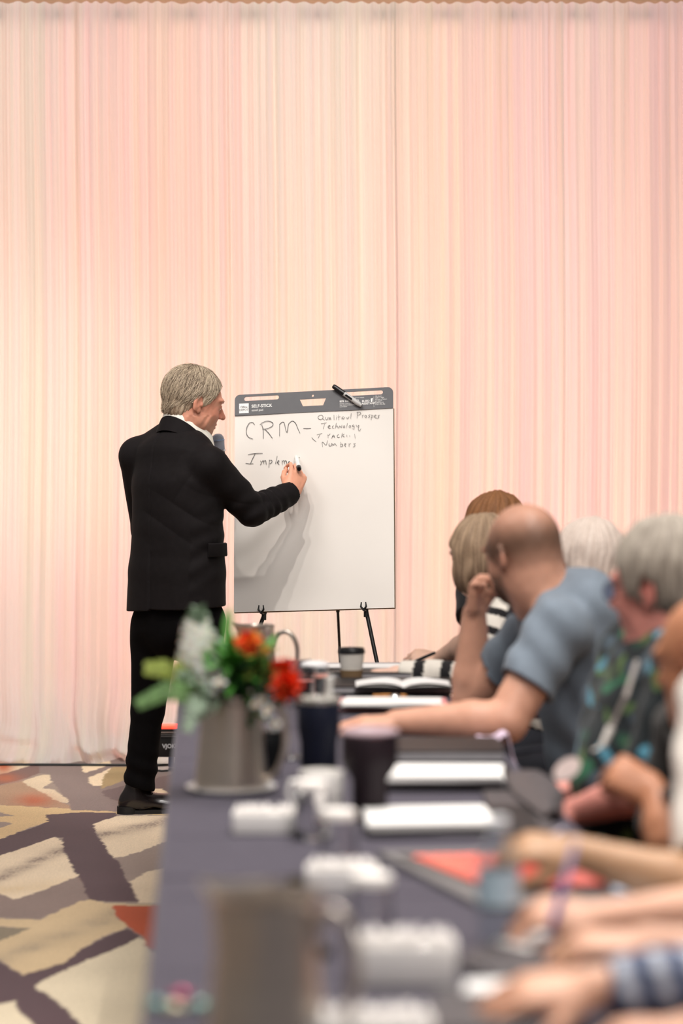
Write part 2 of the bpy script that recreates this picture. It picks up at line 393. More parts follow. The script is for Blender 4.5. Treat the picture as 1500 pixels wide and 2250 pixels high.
# ================================================================= SETTING
# carpet: printed shard pattern as a colour attribute on the floor sheet
def in_poly(x, y, poly):
    c = np.zeros(x.shape, bool); k = len(poly); j = k-1
    for i in range(k):
        xi, yi = poly[i]; xj, yj = poly[j]
        if yi != yj:
            c ^= ((yi > y) != (yj > y)) & (x < (xj-xi)*(y-yi)/(yj-yi)+xi)
        j = i
    return c
def carpet():
    xs = np.concatenate([np.arange(-4.0, -1.75, .05), np.arange(-1.75, -.20, .0065), np.arange(-.20, 4.01, .05)])
    ys = np.concatenate([np.arange(-.6, 3.0, .05), np.arange(3.0, 11.6, .0125), np.arange(11.6, 13.01, .1)])
    X, Y = np.meshgrid(xs, ys, indexing='ij')
    x, y = X.ravel(), Y.ravel()
    Ys = np.maximum(y, .5)
    j1 = vnoise(x, y, 0*x, 60, 1)*.006+vnoise(x, y, 0*x, 160, 4)*.004
    j2 = vnoise(x, y, 0*x, 70, 2)*.012+vnoise(x, y, 0*x, 21, 5)*.01
    px = XC+(x+j1)*F/(Ys+j2); py = YH+EYE*F/(Ys+j2)
    u = px*2.8125; v = (py-1450)*2.8125
    RR = np.random.default_rng(3).random(x.shape)
    T, T2, D_, C, G, O, OG = map(lin, ((128, 112, 108), (146, 130, 120), (84, 64, 68), (226, 206, 176), (206, 178, 132), (184, 88, 44), (160, 138, 98)))
    # the carpet's pattern away from the part seen: slanted shards
    a = np.radians(24); U = x*np.cos(a)+y*np.sin(a); W = -x*np.sin(a)+y*np.cos(a)
    cell = np.floor(U/.62+.35*np.sin(W*1.7)).astype(int)*7+np.floor(W/.38+.3*np.sin(U*2.1)).astype(int)*13
    pal = np.stack([T, D_, C, G, T2, O, D_, C]); col = pal[np.abs(cell*2654435761 % 8)]
    vis = (u > -60) & (v > 560) & (u < 1300) & (v < 2420)
    col[vis] = T2
    def poly(pts, c):
        m = vis & in_poly(u, v, pts); col[m] = c; return m
    poly([(-60, 600), (235, 600), (230, 640), (100, 680), (-60, 725)], C*.9)
    m = vis & (v < 720); w = np.exp(-((u-20)/60)**2-((v-660)/40)**2)[:, None]; col[m] = (col*(1-w)+O*w)[m]
    poly([(-60, 725), (100, 680), (235, 640), (250, 700), (160, 730), (-60, 790)], lin((118, 90, 84)))
    w = np.exp(-((u-30)/90)**2-((v-730)/30)**2)[:, None]; m = vis; col[m] = (col*(1-w)+lin((168, 92, 58))*w)[m]
    poly([(-60, 790), (130, 750), (200, 790), (270, 825), (370, 880), (440, 905), (430, 915), (200, 905), (-60, 895)], lin((166, 134, 108)))
    poly([(235, 640), (480, 615), (790, 600), (1100, 600), (1150, 900), (720, 935), (440, 930), (425, 880), (330, 760), (300, 710), (250, 700)], T)
    poly([(130, 750), (260, 710), (300, 712), (320, 760), (260, 790), (330, 800), (420, 860), (425, 885), (370, 880), (270, 825), (200, 790)], C*.85)
    w = (np.exp(-((u-210)/110)**2-((v-868)/38)**2))[:, None]*.9; col[m] = (col*(1-w)+lin((178, 88, 50))*w)[m]
    poly([(500, 655), (680, 625), (680, 650), (520, 700)], C)
    poly([(545, 730), (690, 665), (690, 690), (640, 720), (625, 780), (575, 780), (550, 760)], C)
    poly([(640, 720), (690, 665), (800, 660), (800, 730), (620, 800)], OG)
    poly([(630, 810), (790, 770), (1100, 700), (1150, 820), (900, 880), (720, 870), (640, 840)], lin((104, 86, 86)))
    poly([(940, 800), (1000, 795), (1050, 830), (1050, 900), (990, 880)], C)
    poly([(-60, 895), (200, 908), (430, 915), (440, 930), (720, 935), (1150, 940), (1150, 965), (520, 945), (280, 955), (300, 1000), (180, 1035), (90, 1075), (-60, 1125), (-60, 1060), (85, 1010), (-60, 1000), (-60, 965), (90, 968), (-60, 925)], G)
    poly([(280, 955), (520, 945), (720, 945), (715, 965), (570, 1015), (610, 1100), (680, 1200), (740, 1270), (800, 1390), (855, 1495), (560, 1495), (500, 1380), (430, 1250), (385, 1150), (385, 1100), (330, 1095), (180, 1150), (-60, 1225), (-60, 1130), (90, 1075), (300, 1000)], D_)
    def streak(mm, a0, b0, a1, b1, wd, c, amt):
        dx, dy = a1-a0, b1-b0; L = math.hypot(dx, dy); q = ((u-a0)*-dy+(v-b0)*dx)/L
        w = np.exp(-(q/wd)**2)*amt*(.35+.9*RR)*(.8+.4*vnoise(x, y, 0*x, 30, 7)); w = np.clip(w, 0, 1)[:, None]
        col[mm] = (col*(1-w)+c*w)[mm]
    m = poly([(575, 1015), (715, 965), (1150, 960), (1150, 1080), (1000, 1130), (850, 1190), (710, 1230), (680, 1200), (630, 1120)], C)
    streak(m, 600, 1090, 1020, 1000, 28, D_, .8)
    poly([(710, 1230), (850, 1190), (1000, 1130), (1150, 1080), (1150, 1250), (980, 1290), (800, 1370), (740, 1270)], T2)
    poly([(800, 1370), (900, 1310), (990, 1290), (1150, 1250), (1150, 1510), (860, 1500)], C*.9)
    m = poly([(-60, 1225), (180, 1150), (330, 1095), (385, 1120), (385, 1170), (430, 1250), (480, 1335), (300, 1410), (130, 1470), (80, 1480), (-60, 1420)], C)
    streak(m, 0, 1345, 385, 1175, 32, D_, .85); streak(m, 0, 1430, 300, 1400, 40, G, .6)
    poly([(480, 1335), (520, 1400), (545, 1480), (400, 1530), (250, 1600), (-60, 1595), (-60, 1420), (80, 1480), (130, 1470), (300, 1410)], lin((134, 116, 108)))
    m = poly([(-60, 1600), (250, 1605), (400, 1530), (545, 1480), (600, 1500), (1150, 1510), (1150, 1520), (700, 1520), (720, 1600), (800, 1640), (780, 1650), (620, 1720), (500, 1790), (400, 1870), (140, 1950), (60, 1890), (-60, 1820), (-60, 1760), (190, 1655), (-60, 1645)], lin((200, 176, 138)))
    streak(m, 0, 1850, 700, 1580, 45, lin((140, 126, 108)), .7)
    poly([(-60, 1650), (190, 1655), (-60, 1765)], lin((130, 118, 98)))
    poly([(697, 1520), (1150, 1520), (1150, 1790), (920, 1790), (870, 1700), (800, 1650), (720, 1590)], lin((176, 78, 42)))
    poly([(-60, 1820), (60, 1900), (140, 1950), (215, 2010), (260, 2060), (400, 2150), (500, 2250), (620, 2420), (300, 2420), (190, 2250), (80, 2110), (-60, 2130)], D_)
    poly([(215, 2010), (480, 1880), (700, 1790), (850, 1720), (890, 1730), (915, 1800), (1300, 1900), (1300, 2420), (620, 2420), (500, 2250), (400, 2150), (260, 2060)], lin((212, 198, 170)))
    poly([(140, 1950), (400, 1870), (500, 1790), (640, 1720), (790, 1655), (860, 1700), (850, 1720), (700, 1790), (480, 1880), (215, 2010)], D_)
    poly([(-60, 2130), (80, 2110), (190, 2250), (300, 2420), (-60, 2420)], lin((212, 198, 170)))
    col = col*(1+.10*(RR-.5)+.06*vnoise(x, y, 0*x, 14, 9))[:, None]
    V = np.stack([X, Y, 0*X], -1)
    me = grid_mesh('floor', V, False, col)
    m = mat('carpet_pile', attr='Col', rough=.95, var=.16, vscale=160, bump=.5, bscale=500, spec=.15, sheen=.2)
    tag(link('floor', me, m), kind='structure')
carpet()
wm = mat('painted_wall', (205, 170, 140), .85, bump=.1, bscale=80)
wb = MB().box((0, 12.95, 2.6), (8.0, .1, 5.2)).done('wall_back', False); tag(link('wall_back', wb, wm), kind='structure')
spot('floor_uplight_lamp', (-1.2, 12.3, .2), (-1.1, 12.9, 4.0), 120, (1, .38, .14), 120, .9, .1)
spot('floor_uplight_lamp', (0.8, 12.3, .2), (0.9, 12.9, 4.0), 80, (1, .45, .25), 120, .9, .1)

# sheer drape panels on a pipe
def drape_mat():
    m = bpy.data.materials.new('sheer_drape'); m.use_nodes = True; nt = m.node_tree; L = nt.links; nt.nodes.clear()
    o = nt.nodes.new('ShaderNodeOutputMaterial'); d = nt.nodes.new('ShaderNodeBsdfDiffuse'); t = nt.nodes.new('ShaderNodeBsdfTranslucent')
    mx = nt.nodes.new('ShaderNodeMixShader'); mx.inputs[0].default_value = .48
    tc = nt.nodes.new('ShaderNodeTexCoord'); mp = nt.nodes.new('ShaderNodeMapping'); mp.inputs['Scale'].default_value = (1, .02, .02)
    nz = nt.nodes.new('ShaderNodeTexNoise'); nz.inputs['Scale'].default_value = 26; nz.inputs['Detail'].default_value = 3
    cr = nt.nodes.new('ShaderNodeMapRange'); cr.inputs['To Min'].default_value = .955; cr.inputs['To Max'].default_value = 1.03
    cr.inputs['From Min'].default_value = .3; cr.inputs['From Max'].default_value = .7
    sc = nt.nodes.new('ShaderNodeVectorMath'); sc.operation = 'SCALE'; sc.inputs[0].default_value = (.86, .83, .78)
    L.new(tc.outputs['Object'], mp.inputs[0]); L.new(mp.outputs[0], nz.inputs['Vector']); L.new(nz.outputs['Fac'], cr.inputs['Value']); L.new(cr.outputs[0], sc.inputs['Scale'])
    n3 = nt.nodes.new('ShaderNodeTexNoise'); n3.inputs['Scale'].default_value = 17; n3.inputs['Detail'].default_value = 2; L.new(mp.outputs[0], n3.inputs['Vector'])
    rp = nt.nodes.new('ShaderNodeMapRange'); rp.inputs['From Min'].default_value = .38; rp.inputs['From Max'].default_value = .62; L.new(n3.outputs['Fac'], rp.inputs['Value'])
    mc = nt.nodes.new('ShaderNodeMix'); mc.data_type = 'RGBA'; mc.inputs['A'].default_value = (.87, .805, .80, 1); mc.inputs['B'].default_value = (.85, .83, .77, 1)  # fine pink and cream stripes of coloured light put into the cloth colour
    L.new(rp.outputs[0], mc.inputs['Factor']); L.new(mc.outputs['Result'], sc.inputs[0])
    L.new(sc.outputs[0], d.inputs[0]); L.new(sc.outputs[0], t.inputs[0]); L.new(d.outputs[0], mx.inputs[1]); L.new(t.outputs[0], mx.inputs[2]); L.new(mx.outputs[0], o.inputs[0])
    return m
DM = drape_mat()
DY = 11.50; ZT = 3.588
def drape(x0, x1, label, seed=4):
    xs = np.arange(x0, x1+.012, .0045); zs = np.concatenate([np.linspace(0, .06, 7)[:-1], np.linspace(.06, .5, 26)[:-1], np.linspace(.5, ZT-.12, 30)[:-1], np.linspace(ZT-.12, ZT, 8)])
    X, Z = np.meshgrid(xs, zs, indexing='ij')
    ph = X*2*math.pi/.062+1.6*np.sin(X*9+seed)+1.1*np.sin(X*23+seed*2)
    drift = .10*np.sin(Z*1.3+X*6+seed)*1.0
    amp = .012*(.6+.4*np.sin(X*17+seed)**2)
    soft = np.clip((Z-.1)/.9, .35, 1)
    Yo = amp*soft*np.sin(ph+drift*4)+.004*np.sin(X*2*math.pi/.021+2*np.sin(X*31)+drift*2)*np.clip((Z-.3)/1.0, 0.35, 1)
    Yo += .022*np.sin(X*2*math.pi/.31+seed+.3*np.sin(Z*1.1))
    b = np.clip(1-Z/.42, 0, 1)
    flare = b**2.2
    Yo = Yo*(1+.5*b)-flare*(.19+.06*np.sin(X*11+seed)+.045*np.sin(X*29+seed)+.02*np.sin(X*61+9*Z))
    # the hem puddles in soft rolls
    pud = np.exp(-((Z-.035-.018*np.sin(X*8+seed))/.030)**2)
    Yo -= pud*(.045+.035*np.sin(X*14+seed)+.026*np.sin(X*37+2*seed))
    pud2 = np.exp(-((Z-.095-.03*np.sin(X*5+seed))/.022)**2); Yo -= pud2*.022*(1+np.sin(X*19+3*seed))
    Xo = X+b*.05*np.sin(X*7+Z*9+seed)*b+.006*np.sin(Z*2+seed)
    Zo = Z+0.0
    top = np.clip((Z-(ZT-.12))/.12, 0, 1)
    Zo = Zo+top*(.006*np.sin(ph))
    Yo *= (1-.45*top)
    V = np.stack([Xo, DY+Yo, Zo], -1)
    me = grid_mesh('drape', V, True, flip=True)
    o = link('sheer_drape', me, DM); tag(o, label, 'drape', 'sheer drape panels along the back')
edges = [-3.4, -2.25, -1.26, -.54, .255, 1.05, 2.15, 3.4]
names = ['', 'far left sheer cream drape panel, pooling on the carpet left of the standing man',
         'sheer cream drape panel directly behind the standing man\'s back', 'sheer cream drape panel behind the easel pad',
         'sheer drape panel between the easel pad and the striped sleeve woman', 'sheer pinkish lit drape panel behind the seated row at the far right', '']
for i in range(1, 6): drape(edges[i], edges[i+1], names[i])
drape(-3.9, -2.25, 'sheer drape panel beyond the far left one, outside the picture'); drape(2.15, 3.9, 'sheer drape panel beyond the right one, outside the picture')
rod = MB().tube([(-3.9, DY+.06, ZT-.05), (3.9, DY+.06, ZT-.05)], .019, 12).done('drape_rod')
rodo = empty('drape_pipe', (0, DY, 0), 0, 'metal pipe running through the top pocket of the drapes', 'pipe')
link('rod', rod, mat('galvanised_metal', (150, 150, 150), .35, 1.0), rodo)
for x in (-3.7, 3.7): link('upright', MB().tube([(x, DY+.06, 0), (x, DY+.06, ZT-.05)], .02, 10).done('upright'), MATS['galvanised_metal'], rodo)
# black cable along the hem
cb = [(x, 11.16-.012*math.sin(x*5)-.02*math.sin(x*1.7), .006) for x in np.linspace(-2.6, -.75, 60)]
tag(link('cable', MB().tube(cb, .006, 6).done('cable'), mat('black_rubber', (22, 22, 24), .6)), 'black cable lying along the hem of the drape at the left', 'cable')
# wash light
def washlight():
    c = np.array([(378-XC)*11.1/F, 11.06, 0])
    t = empty('wash_light', c, 0, 'small black box-shaped wash light glowing red, on the floor behind the standing man', 'light')
    blk = mat('black_plastic', (20, 20, 22), .35, bump=.1)
    kid('housing', MB().box((0, 0, .115), (.15, .11, .105), bev=.006).box((0, 0, .185), (.152, .112, .014), bev=.003).done('housing'), blk, t)
    kid('fin', MB().box((0, -.058, .158), (.13, .006, .004)).box((0, -.058, .166), (.13, .006, .003)).done('fin'), mat('grey_metal', (120, 120, 122), .4, .8), t)
    kid('lens', MB().box((0, -.004, .198), (.135, .095, .012), bev=.003).done('lens'), mat('red_led', (255, 40, 30), .3, emit=((255, 45, 30), 6.0)), t)
    kid('stand_post', MB().tube([(0, 0, .012), (0, 0, .07)], .014, 12).done('post'), mat('blue_metal', (40, 60, 120), .4, .6), t)
    kid('base_plate', MB().lathe([(.0, 0), (.075, 0), (.075, .006), (.0, .010)], 32).done('base'), mat('steel_base', (190, 190, 195), .25, .9), t)
    txt('lettering', 'VJOKE', .026, t, Matrix.Translation((-.038, -.0585, .105)) @ Matrix.Rotation(math.pi/2, 4, 'X'), mat('silver_print', (200, 200, 205), .4), bold=True)
    kid('power_lead', MB().tube([(.05, .02, .08), (.09, .04, .05), (.08, -.02, .006), (-.04, -.09, .005), (-.10, -.05, .005)], .004, 6).done('lead'), MATS['black_rubber'], t)
    spot('wash_light_lamp', (c[0], c[1], .215), (c[0]+.02, 11.5, 1.2), 5, (1, .22, .15), 120, .9, .04)
def txt(name, s, size, parent, M, m, bold=False, align='LEFT', ext=.0004, space=1.0):
    cu = bpy.data.curves.new(name, 'FONT'); cu.body = s; cu.size = size; cu.extrude = ext; cu.align_x = align; cu.space_line = .95; cu.space_character = space
    if bold: cu.offset = size*.022
    o = bpy.data.objects.new(name, cu); COL.objects.link(o)
    bpy.context.view_layer.update()
    me = bpy.data.meshes.new_from_object(o.evaluated_get(bpy.context.evaluated_depsgraph_get()))
    bpy.data.objects.remove(o); me.transform(M)
    me.materials.clear()
    return kid(name, me, m, parent)
washlight()

# tables: three banquet tables end to end, turned 3 degrees, each under its own cloth
TA = math.radians(3.15); TW = .80
def edge_x(D): return -.348-(D-4.8)*math.tan(TA)
TH = .75
def T(a, D, z=TH):
    """a metres right of the tables' open long side at depth D"""
    return np.array([edge_x(D)+a*math.cos(TA), D, z])
def cloth(y0, y1, label):
    cx = np.array([edge_x((y0+y1)/2)+TW/2/math.cos(TA), (y0+y1)/2]); L = (y1-y0)/math.cos(TA)
    t = empty('banquet_table', (cx[0], cx[1], 0), TA, label.replace('tablecloth', 'banquet table').replace('grey-violet', 'folding'), 'table', 'banquet tables in the row')
    wood = mat('table_ply', (150, 120, 90), .6)
    kid('tabletop', MB().box((0, 0, .732), (TW-.02, L-.02, .025), bev=.004).done('tabletop'), wood, t)
    for sx in (-1, 1):
        for sy in (-1, 1):
            kid('leg', MB().tube([(sx*.33, sy*(L/2-.25), 0), (sx*.33, sy*(L/2-.25), .722)], .014, 8).done('leg'), MATS['galvanised_metal'], t)
    # cloth: top sheet plus waving skirt
    n = 220; hx, hy = TW/2, L/2; rings = []
    per = []
    for i in range(n*2):
        s = i/(n*2)*4
        k = int(s); q = s-k
        per.append([(-hx+2*hx*q, -hy), (hx, -hy+2*hy*q), (hx-2*hx*q, hy), (-hx, hy-2*hy*q)][k])
    per = np.array(per); c = np.sign(per)*0
    nr = np.zeros_like(per); nr[np.abs(per[:, 0]) > hx-1e-3, 0] = np.sign(per[np.abs(per[:, 0]) > hx-1e-3, 0]); nr[np.abs(per[:, 1]) > hy-1e-3, 1] = np.sign(per[np.abs(per[:, 1]) > hy-1e-3, 1])
    arc = np.arange(n*2)/(n*2)*40*math.pi
    V = []
    for z, out, amp in [(.7500, -.010, 0), (.7495, -.002, 0), (.744, .003, 0), (.73, .005, .001), (.6, .008, .006), (.4, .010, .012), (.2, .012, .016), (.004, .014, .018)]:
        e = (out+amp*np.sin(arc))[:, None]
        p = per+nr*e; V.append(np.stack([p[:, 0], p[:, 1], np.full(len(p), z)], 1))
    V = np.array(V); R_, M_ = V.shape[:2]; Vf = list(V.reshape(-1, 3)); Fc = []
    for a in range(R_-1):
        for b in range(M_): Fc.append((a*M_+b, a*M_+(b+1) % M_, (a+1)*M_+(b+1) % M_, (a+1)*M_+b)[::-1])
    Fc.append(tuple(range(M_)))
    bm = MB(); vs = [bm.bm.verts.new(tuple(v)) for v in Vf]
    for f in Fc: bm.bm.faces.new([vs[i] for i in f])
    # pressed fold lines across the top
    for fy in np.arange(-hy+.42, hy-.1, .56):
        bm.box((0, fy, .7503), (TW-.03, .010, .0014))
    me = bm.done('tablecloth')
    o = bpy.data.objects.new('tablecloth', me); COL.objects.link(o); me.materials.append(mat('violet_grey_cloth', (72, 68, 79), .9, bump=.25, bscale=700, spec=.2, sheen=.15))
    o.location = t.location; o.rotation_euler = t.rotation_euler
    tag(o, label, 'tablecloth', 'tablecloths on the table row')
cloth(6.30, 8.20, 'grey-violet tablecloth at the far end of the table row, under the paper coffee cup')
cloth(4.19, 6.285, 'grey-violet tablecloth in the middle of the row, under the flower pitcher')
cloth(1.9, 4.175, 'grey-violet tablecloth nearest the camera, under the blurred steel pitcher')
# ================================================================= EASEL AND PAD
PSI = math.radians(14); LEAN = math.radians(10)
PW, PH = .672, .905
pR = np.array([math.cos(PSI), -math.sin(PSI), 0]); pN = np.array([-math.sin(PSI), -math.cos(PSI), 0])
pU = np.array([0, 0, 1])*math.cos(LEAN)-pN*math.sin(LEAN); pN = N(pN*math.cos(LEAN)+np.array([0, 0, 1])*math.sin(LEAN))
ROLL = math.radians(2.6)
pR, pU = pR*math.cos(ROLL)+pU*math.sin(ROLL), pU*math.cos(ROLL)-pR*math.sin(ROLL)
PC = P(688.5, 1098, 9.88)
PADM = Matrix(np.vstack([np.column_stack([pR, pU, pN, PC]), [0, 0, 0, 1]]).tolist())   # local x right, y up, z out of the sheet
def pixpad(px, py):
    """intersection of a sight line with the sheet, in pad coordinates"""
    d = np.array([(px-XC)/F, 1, -(py-YH)/F]); o = np.array([0, 0, EYE]); t = ((PC-o)@pN)/(d@pN); q = o+t*d-PC
    return q@pR, q@pU
def padw(a, b, c=0): return PC+pR*a+pU*b+pN*c
def easel_pad():
    t = bpy.data.objects.new('easel_pad', None); COL.objects.link(t); t.matrix_world = PADM
    tag(t, 'large white flip-chart pad with a dark grey printed header, leaning on the easel', 'pad')
    hh = .088; hx, hy = PW/2, PH/2; hm = mat('grey_header_card', (98, 99, 102), .55, var=.03, bump=.05)
    paper = mat('pad_paper', (226, 222, 216), .8, var=.015, vscale=4, bump=.12, bscale=9)
    # header card with rounded corners, two slots, a hole and a carrying handle: cells around the openings
    def outline():
        r = .022; pts = [(-hx, hy-hh), (hx, hy-hh)]
        for a in np.linspace(0, 90, 7): pts.append((hx-r+r*math.cos(math.radians(a)), hy-r+r*math.sin(math.radians(a))))
        for a in np.linspace(90, 180, 7): pts.append((-hx+r+r*math.cos(math.radians(a)), hy-r+r*math.sin(math.radians(a))))
        return pts
    def slot(x0, x1, yc, r=.0085):
        return [(x0+r+r*math.cos(a), yc+r*math.sin(a)) for a in np.linspace(math.pi/2, 1.5*math.pi, 8)]+[(x1-r+r*math.cos(a), yc+r*math.sin(a)) for a in np.linspace(-math.pi/2, math.pi/2, 8)]
    hand = [(-.058, hy-.033), (.054, hy-.033), (.042, hy-.062), (-.044, hy-.062)]
    pin = [(-.002+.005*math.cos(a), hy-.020+.005*math.sin(a)) for a in np.linspace(0, 2*math.pi, 14, endpoint=False)]
    loops = [outline(), slot(-hx+.040, -hx+.190, hy-.019), slot(hx-.215, hx-.042, hy-.020), hand, pin]
    cu = bpy.data.curves.new('hdr', 'CURVE'); cu.dimensions = '2D'; cu.fill_mode = 'BOTH'; cu.extrude = .0022
    for lp in loops:
        sp = cu.splines.new('POLY'); sp.points.add(len(lp)-1); sp.use_cyclic_u = True
        for p_, q in zip(sp.points, lp): p_.co = (q[0], q[1], 0, 1)
    o = bpy.data.objects.new('hdr', cu); COL.objects.link(o); bpy.context.view_layer.update()
    me = bpy.data.meshes.new_from_object(o.evaluated_get(bpy.context.evaluated_depsgraph_get())); bpy.data.objects.remove(o); me.materials.clear()
    me.transform(Matrix.Translation((0, 0, .0025)))
    kid('header_card', me, hm, t)
    # sheets: the top sheet bows very slightly and has soft curls at the hem
    n, m = 40, 50; A, B = np.meshgrid(np.linspace(-hx, hx, n), np.linspace(-hy, hy-hh+.004, m), indexing='ij')
    Z = .0012+.0014*np.sin(B*19+A*3)*np.clip((.35-B), 0, 1)+.0010*np.sin(A*14+B*6)
    kid('top_sheet', grid_mesh('top_sheet', np.stack([A, B, Z], -1)), paper, t)
    kid('sheet_block', MB().box((0, -hh/2, -.006), (PW-.002, PH-hh, .008)).done('sheet_block'), mat('paper_block', (215, 205, 185), .8, var=.1, vscale=300, stretch=(.02, .02, 1)), t)
    kid('backing_card', MB().box((0, -hh/2-.001, -.0125), (PW+.002, PH-hh+.004, .004)).done('backing_card'), mat('brown_backing', (96, 78, 52), .8), t)
    wh = mat('white_print', (235, 235, 233), .6, var=.02)
    kid('logo_patch', MB().box((-hx+.040, hy-.0585, .0053), (.041, .041, .0012)).done('patch'), wh, t)
    dk = mat('dark_print', (70, 70, 74), .6)
    def T_(name, s, size, x, y, m_, bold=False, al='LEFT', z=.0056, sp=1.0): return txt(name, s, size, t, Matrix.Translation((x, y, z)), m_, bold, al, space=sp)
    T_('logo_lettering', 'Office\nDEPOT', .0125, -hx+.040, hy-.0575, dk, False, 'CENTER', .0062)
    T_('lettering', 'SELF-STICK', .0175, -hx+.073, hy-.0575, wh, True, sp=1.02)
    T_('lettering', 'easel pad', .0135, -hx+.073, hy-.073, wh)
    T_('lettering', '80% RECYCLED', .0120, .112, hy-.054, wh, True)
    T_('lettering', 'PAPER CONTENT,\n30% POST-CONSUMER\nCONTENT', .0068, .112, hy-.062, wh)
    T_('lettering', 'BLEED\nRESISTANT', .0115, .206, hy-.057, wh, True)
    T_('lettering', '30 sheets\n25IN x 30IN\n63.5cm x 76.2cm\n6.3 SQ FT\n(0.48 SQ M)\nITEM 470-786', .0072, .262, hy-.038, wh)
    T_('lettering', 'stay put, self-stick sheets', .0065, .150, hy-.040, wh)
    kid('divider_line', MB().box((.256, hy-.058, .0050), (.0008, .044, .0006)).done('div'), wh, t)
    kid('drip_icon', MB().prism([(.243, hy-.044, .0049), (.252, hy-.042, .0049), (.249, hy-.060, .0049), (.243, hy-.058, .0049)], np.array([0, 0, .0006])).done('ico'), wh, t)
    # handwriting: traced strokes as flat ink ribbons
    K = 420/1500.0
    S = [
     [(285,405),(270,385),(245,388),(222,425),(217,470),(235,505),(272,517)],                                   # C
     [(340,405),(352,440),(352,515)], [(325,408),(345,388),(385,374),(425,385),(432,405),(415,425),(372,440),(345,440)], [(362,438),(395,470),(425,513)], # R
     [(480,497),(480,400)], [(480,405),(497,385),(513,384),(520,400),(527,440)], [(527,440),(540,478),(550,400)], [(550,400),(575,375),(595,380),(610,400),(625,440),(641,473)], # M
     [(667,434),(690,437),(727,434)],
     # Qualified Prospes
     [(805,330),(785,335),(780,355),(800,368),(822,355),(820,335),(805,328)],[(815,358),(835,370)],[(840,345),(842,365),(856,368),(862,345)],[(866,368),(876,342),(884,368)],[(868,360),(884,360)],[(906,328),(908,368)],[(925,345),(925,365)],[(926,335),(927,338)],
     [(945,325),(945,368)],[(935,345),(958,342)],[(970,345),(968,362)],[(983,340),(966,352),(980,362),(995,345)],[(1010,345),(1006,358),(1020,358),(1024,340)],[(1042,315),(1038,358)],
     [(1090,305),(1088,355)],[(1085,308),(1115,305),(1118,322),(1092,332)],[(1128,330),(1130,352)],[(1129,335),(1142,328)],[(1152,330),(1146,345),(1160,350),(1164,335),(1152,330)],[(1192,325),(1176,332),(1190,342),(1174,352)],[(1200,328),(1198,368)],[(1200,330),(1216,332),(1210,348),(1200,348)],[(1225,340),(1240,332),(1232,326),(1222,338),(1230,352),(1242,350)],[(1268,330),(1248,334),(1262,345),(1252,355),(1240,354)],
     # Technology
     [(805,398),(850,390)],[(835,394),(822,440)],[(862,425),(880,418),(872,408),(858,420),(866,436),(884,432)],[(905,412),(893,418),(896,434),(910,432)],[(925,392),(918,435)],[(920,420),(936,412),(938,434)],[(946,436),(950,408),(966,434),(970,406)],[(984,412),(978,424),(990,430),(994,416),(984,412)],[(1012,392),(1004,430)],[(1030,410),(1022,424),(1036,428),(1040,414),(1030,410)],[(1064,405),(1048,412),(1056,424),(1066,408),(1066,440),(1050,436)],[(1080,405),(1088,424),(1106,402),(1095,445),(1108,455),(1118,435)],
     # tracking
     [(773,484),(815,473)],[(798,480),(782,512)],[(858,482),(862,512)],[(860,492),(878,476)],[(888,514),(903,478),(914,510)],[(892,500),(912,498)],[(946,480),(930,490),(936,506),(952,502)],[(972,470),(966,508)],[(988,478),(970,490),(990,502)],[(1008,484),(1008,500)],[(1030,488),(1030,500)],[(1068,478),(1074,512)],
     [(733,505),(742,520),(768,538)],
     # Numbers
     [(818,580),(812,530),(848,576),(855,528)],[(868,550),(866,572),(884,574),(890,548)],[(890,574),(896,550),(904,570),(912,548),(928,572)],[(960,540),(958,580)],[(960,560),(976,556),(976,574),(960,578)],[(990,566),(1004,558),(994,550),(988,566),(1000,578)],[(1024,552),(1026,578)],[(1025,560),(1040,552)],[(1078,552),(1058,554),(1074,566),(1066,578),(1056,578)],
     # Implem
     [(232,640),(290,630),(348,630)],[(290,632),(268,672),(252,712)],[(214,708),(250,714),(275,710)],
     [(330,688),(340,706),(330,720)],[(340,700),(354,680),(357,712)],[(357,695),(372,682),(376,716)],[(400,680),(396,742)],[(400,685),(420,682),(422,702),(402,712)],[(462,650),(448,715)],[(460,705),(480,692),(470,684),(462,704),(478,718)],[(500,684),(502,716)],[(502,695),(516,682),(520,712)],[(520,692),(532,684),(538,712)],[(545,712),(562,700),(556,690),(546,706),(570,712)],[(615,665),(640,662)],
    ]
    words_ = [(0, 8), (8, 9), (9, 35)]
    def word(st):
        x, y = sum(q[0] for q in st)/len(st), sum(q[1] for q in st)/len(st)
        if y > 600: return 7
        if x < 660: return 0
        if x < 728 and y < 450: return 1
        if y < 385: return 2 if x < 1065 else 3
        if y < 462: return 4
        if y < 525: return 5
        return 6 if x > 780 else 5
    for wi in range(8):
      mb = MB()
      for st in S:
        if word(st) != wi: continue
        pts = [pixpad(480+u_*K, 820+v_*K) for u_, v_ in st]
        # smooth by chaikin
        for _ in range(2 if len(pts) > 2 else 0):
            q = [pts[0]]
            for a_, b_ in zip(pts, pts[1:]):
                a_, b_ = np.array(a_), np.array(b_); q += [tuple(.75*a_+.25*b_), tuple(.25*a_+.75*b_)]
            q.append(pts[-1]); pts = q
        P_ = np.array(pts); Tn = np.gradient(P_, axis=0); Tn /= np.maximum(np.linalg.norm(Tn, axis=1), 1e-9)[:, None]
        Nn = np.stack([-Tn[:, 1], Tn[:, 0]], 1); small = (st[0][0] > 730 and st[0][1] < 600)
        w = .0008 if small else .00115
        ww = w*(.75+.25*np.sin(np.linspace(0, 3.1, len(P_))))[:, None]
        L_, R_ = P_+Nn*ww, P_-Nn*ww
        vl = [mb.bm.verts.new((a_[0], a_[1], .0040)) for a_ in L_]; vr = [mb.bm.verts.new((a_[0], a_[1], .0040)) for a_ in R_]
        for i in range(len(P_)-1): mb.bm.faces.new((vl[i], vr[i], vr[i+1], vl[i+1]))
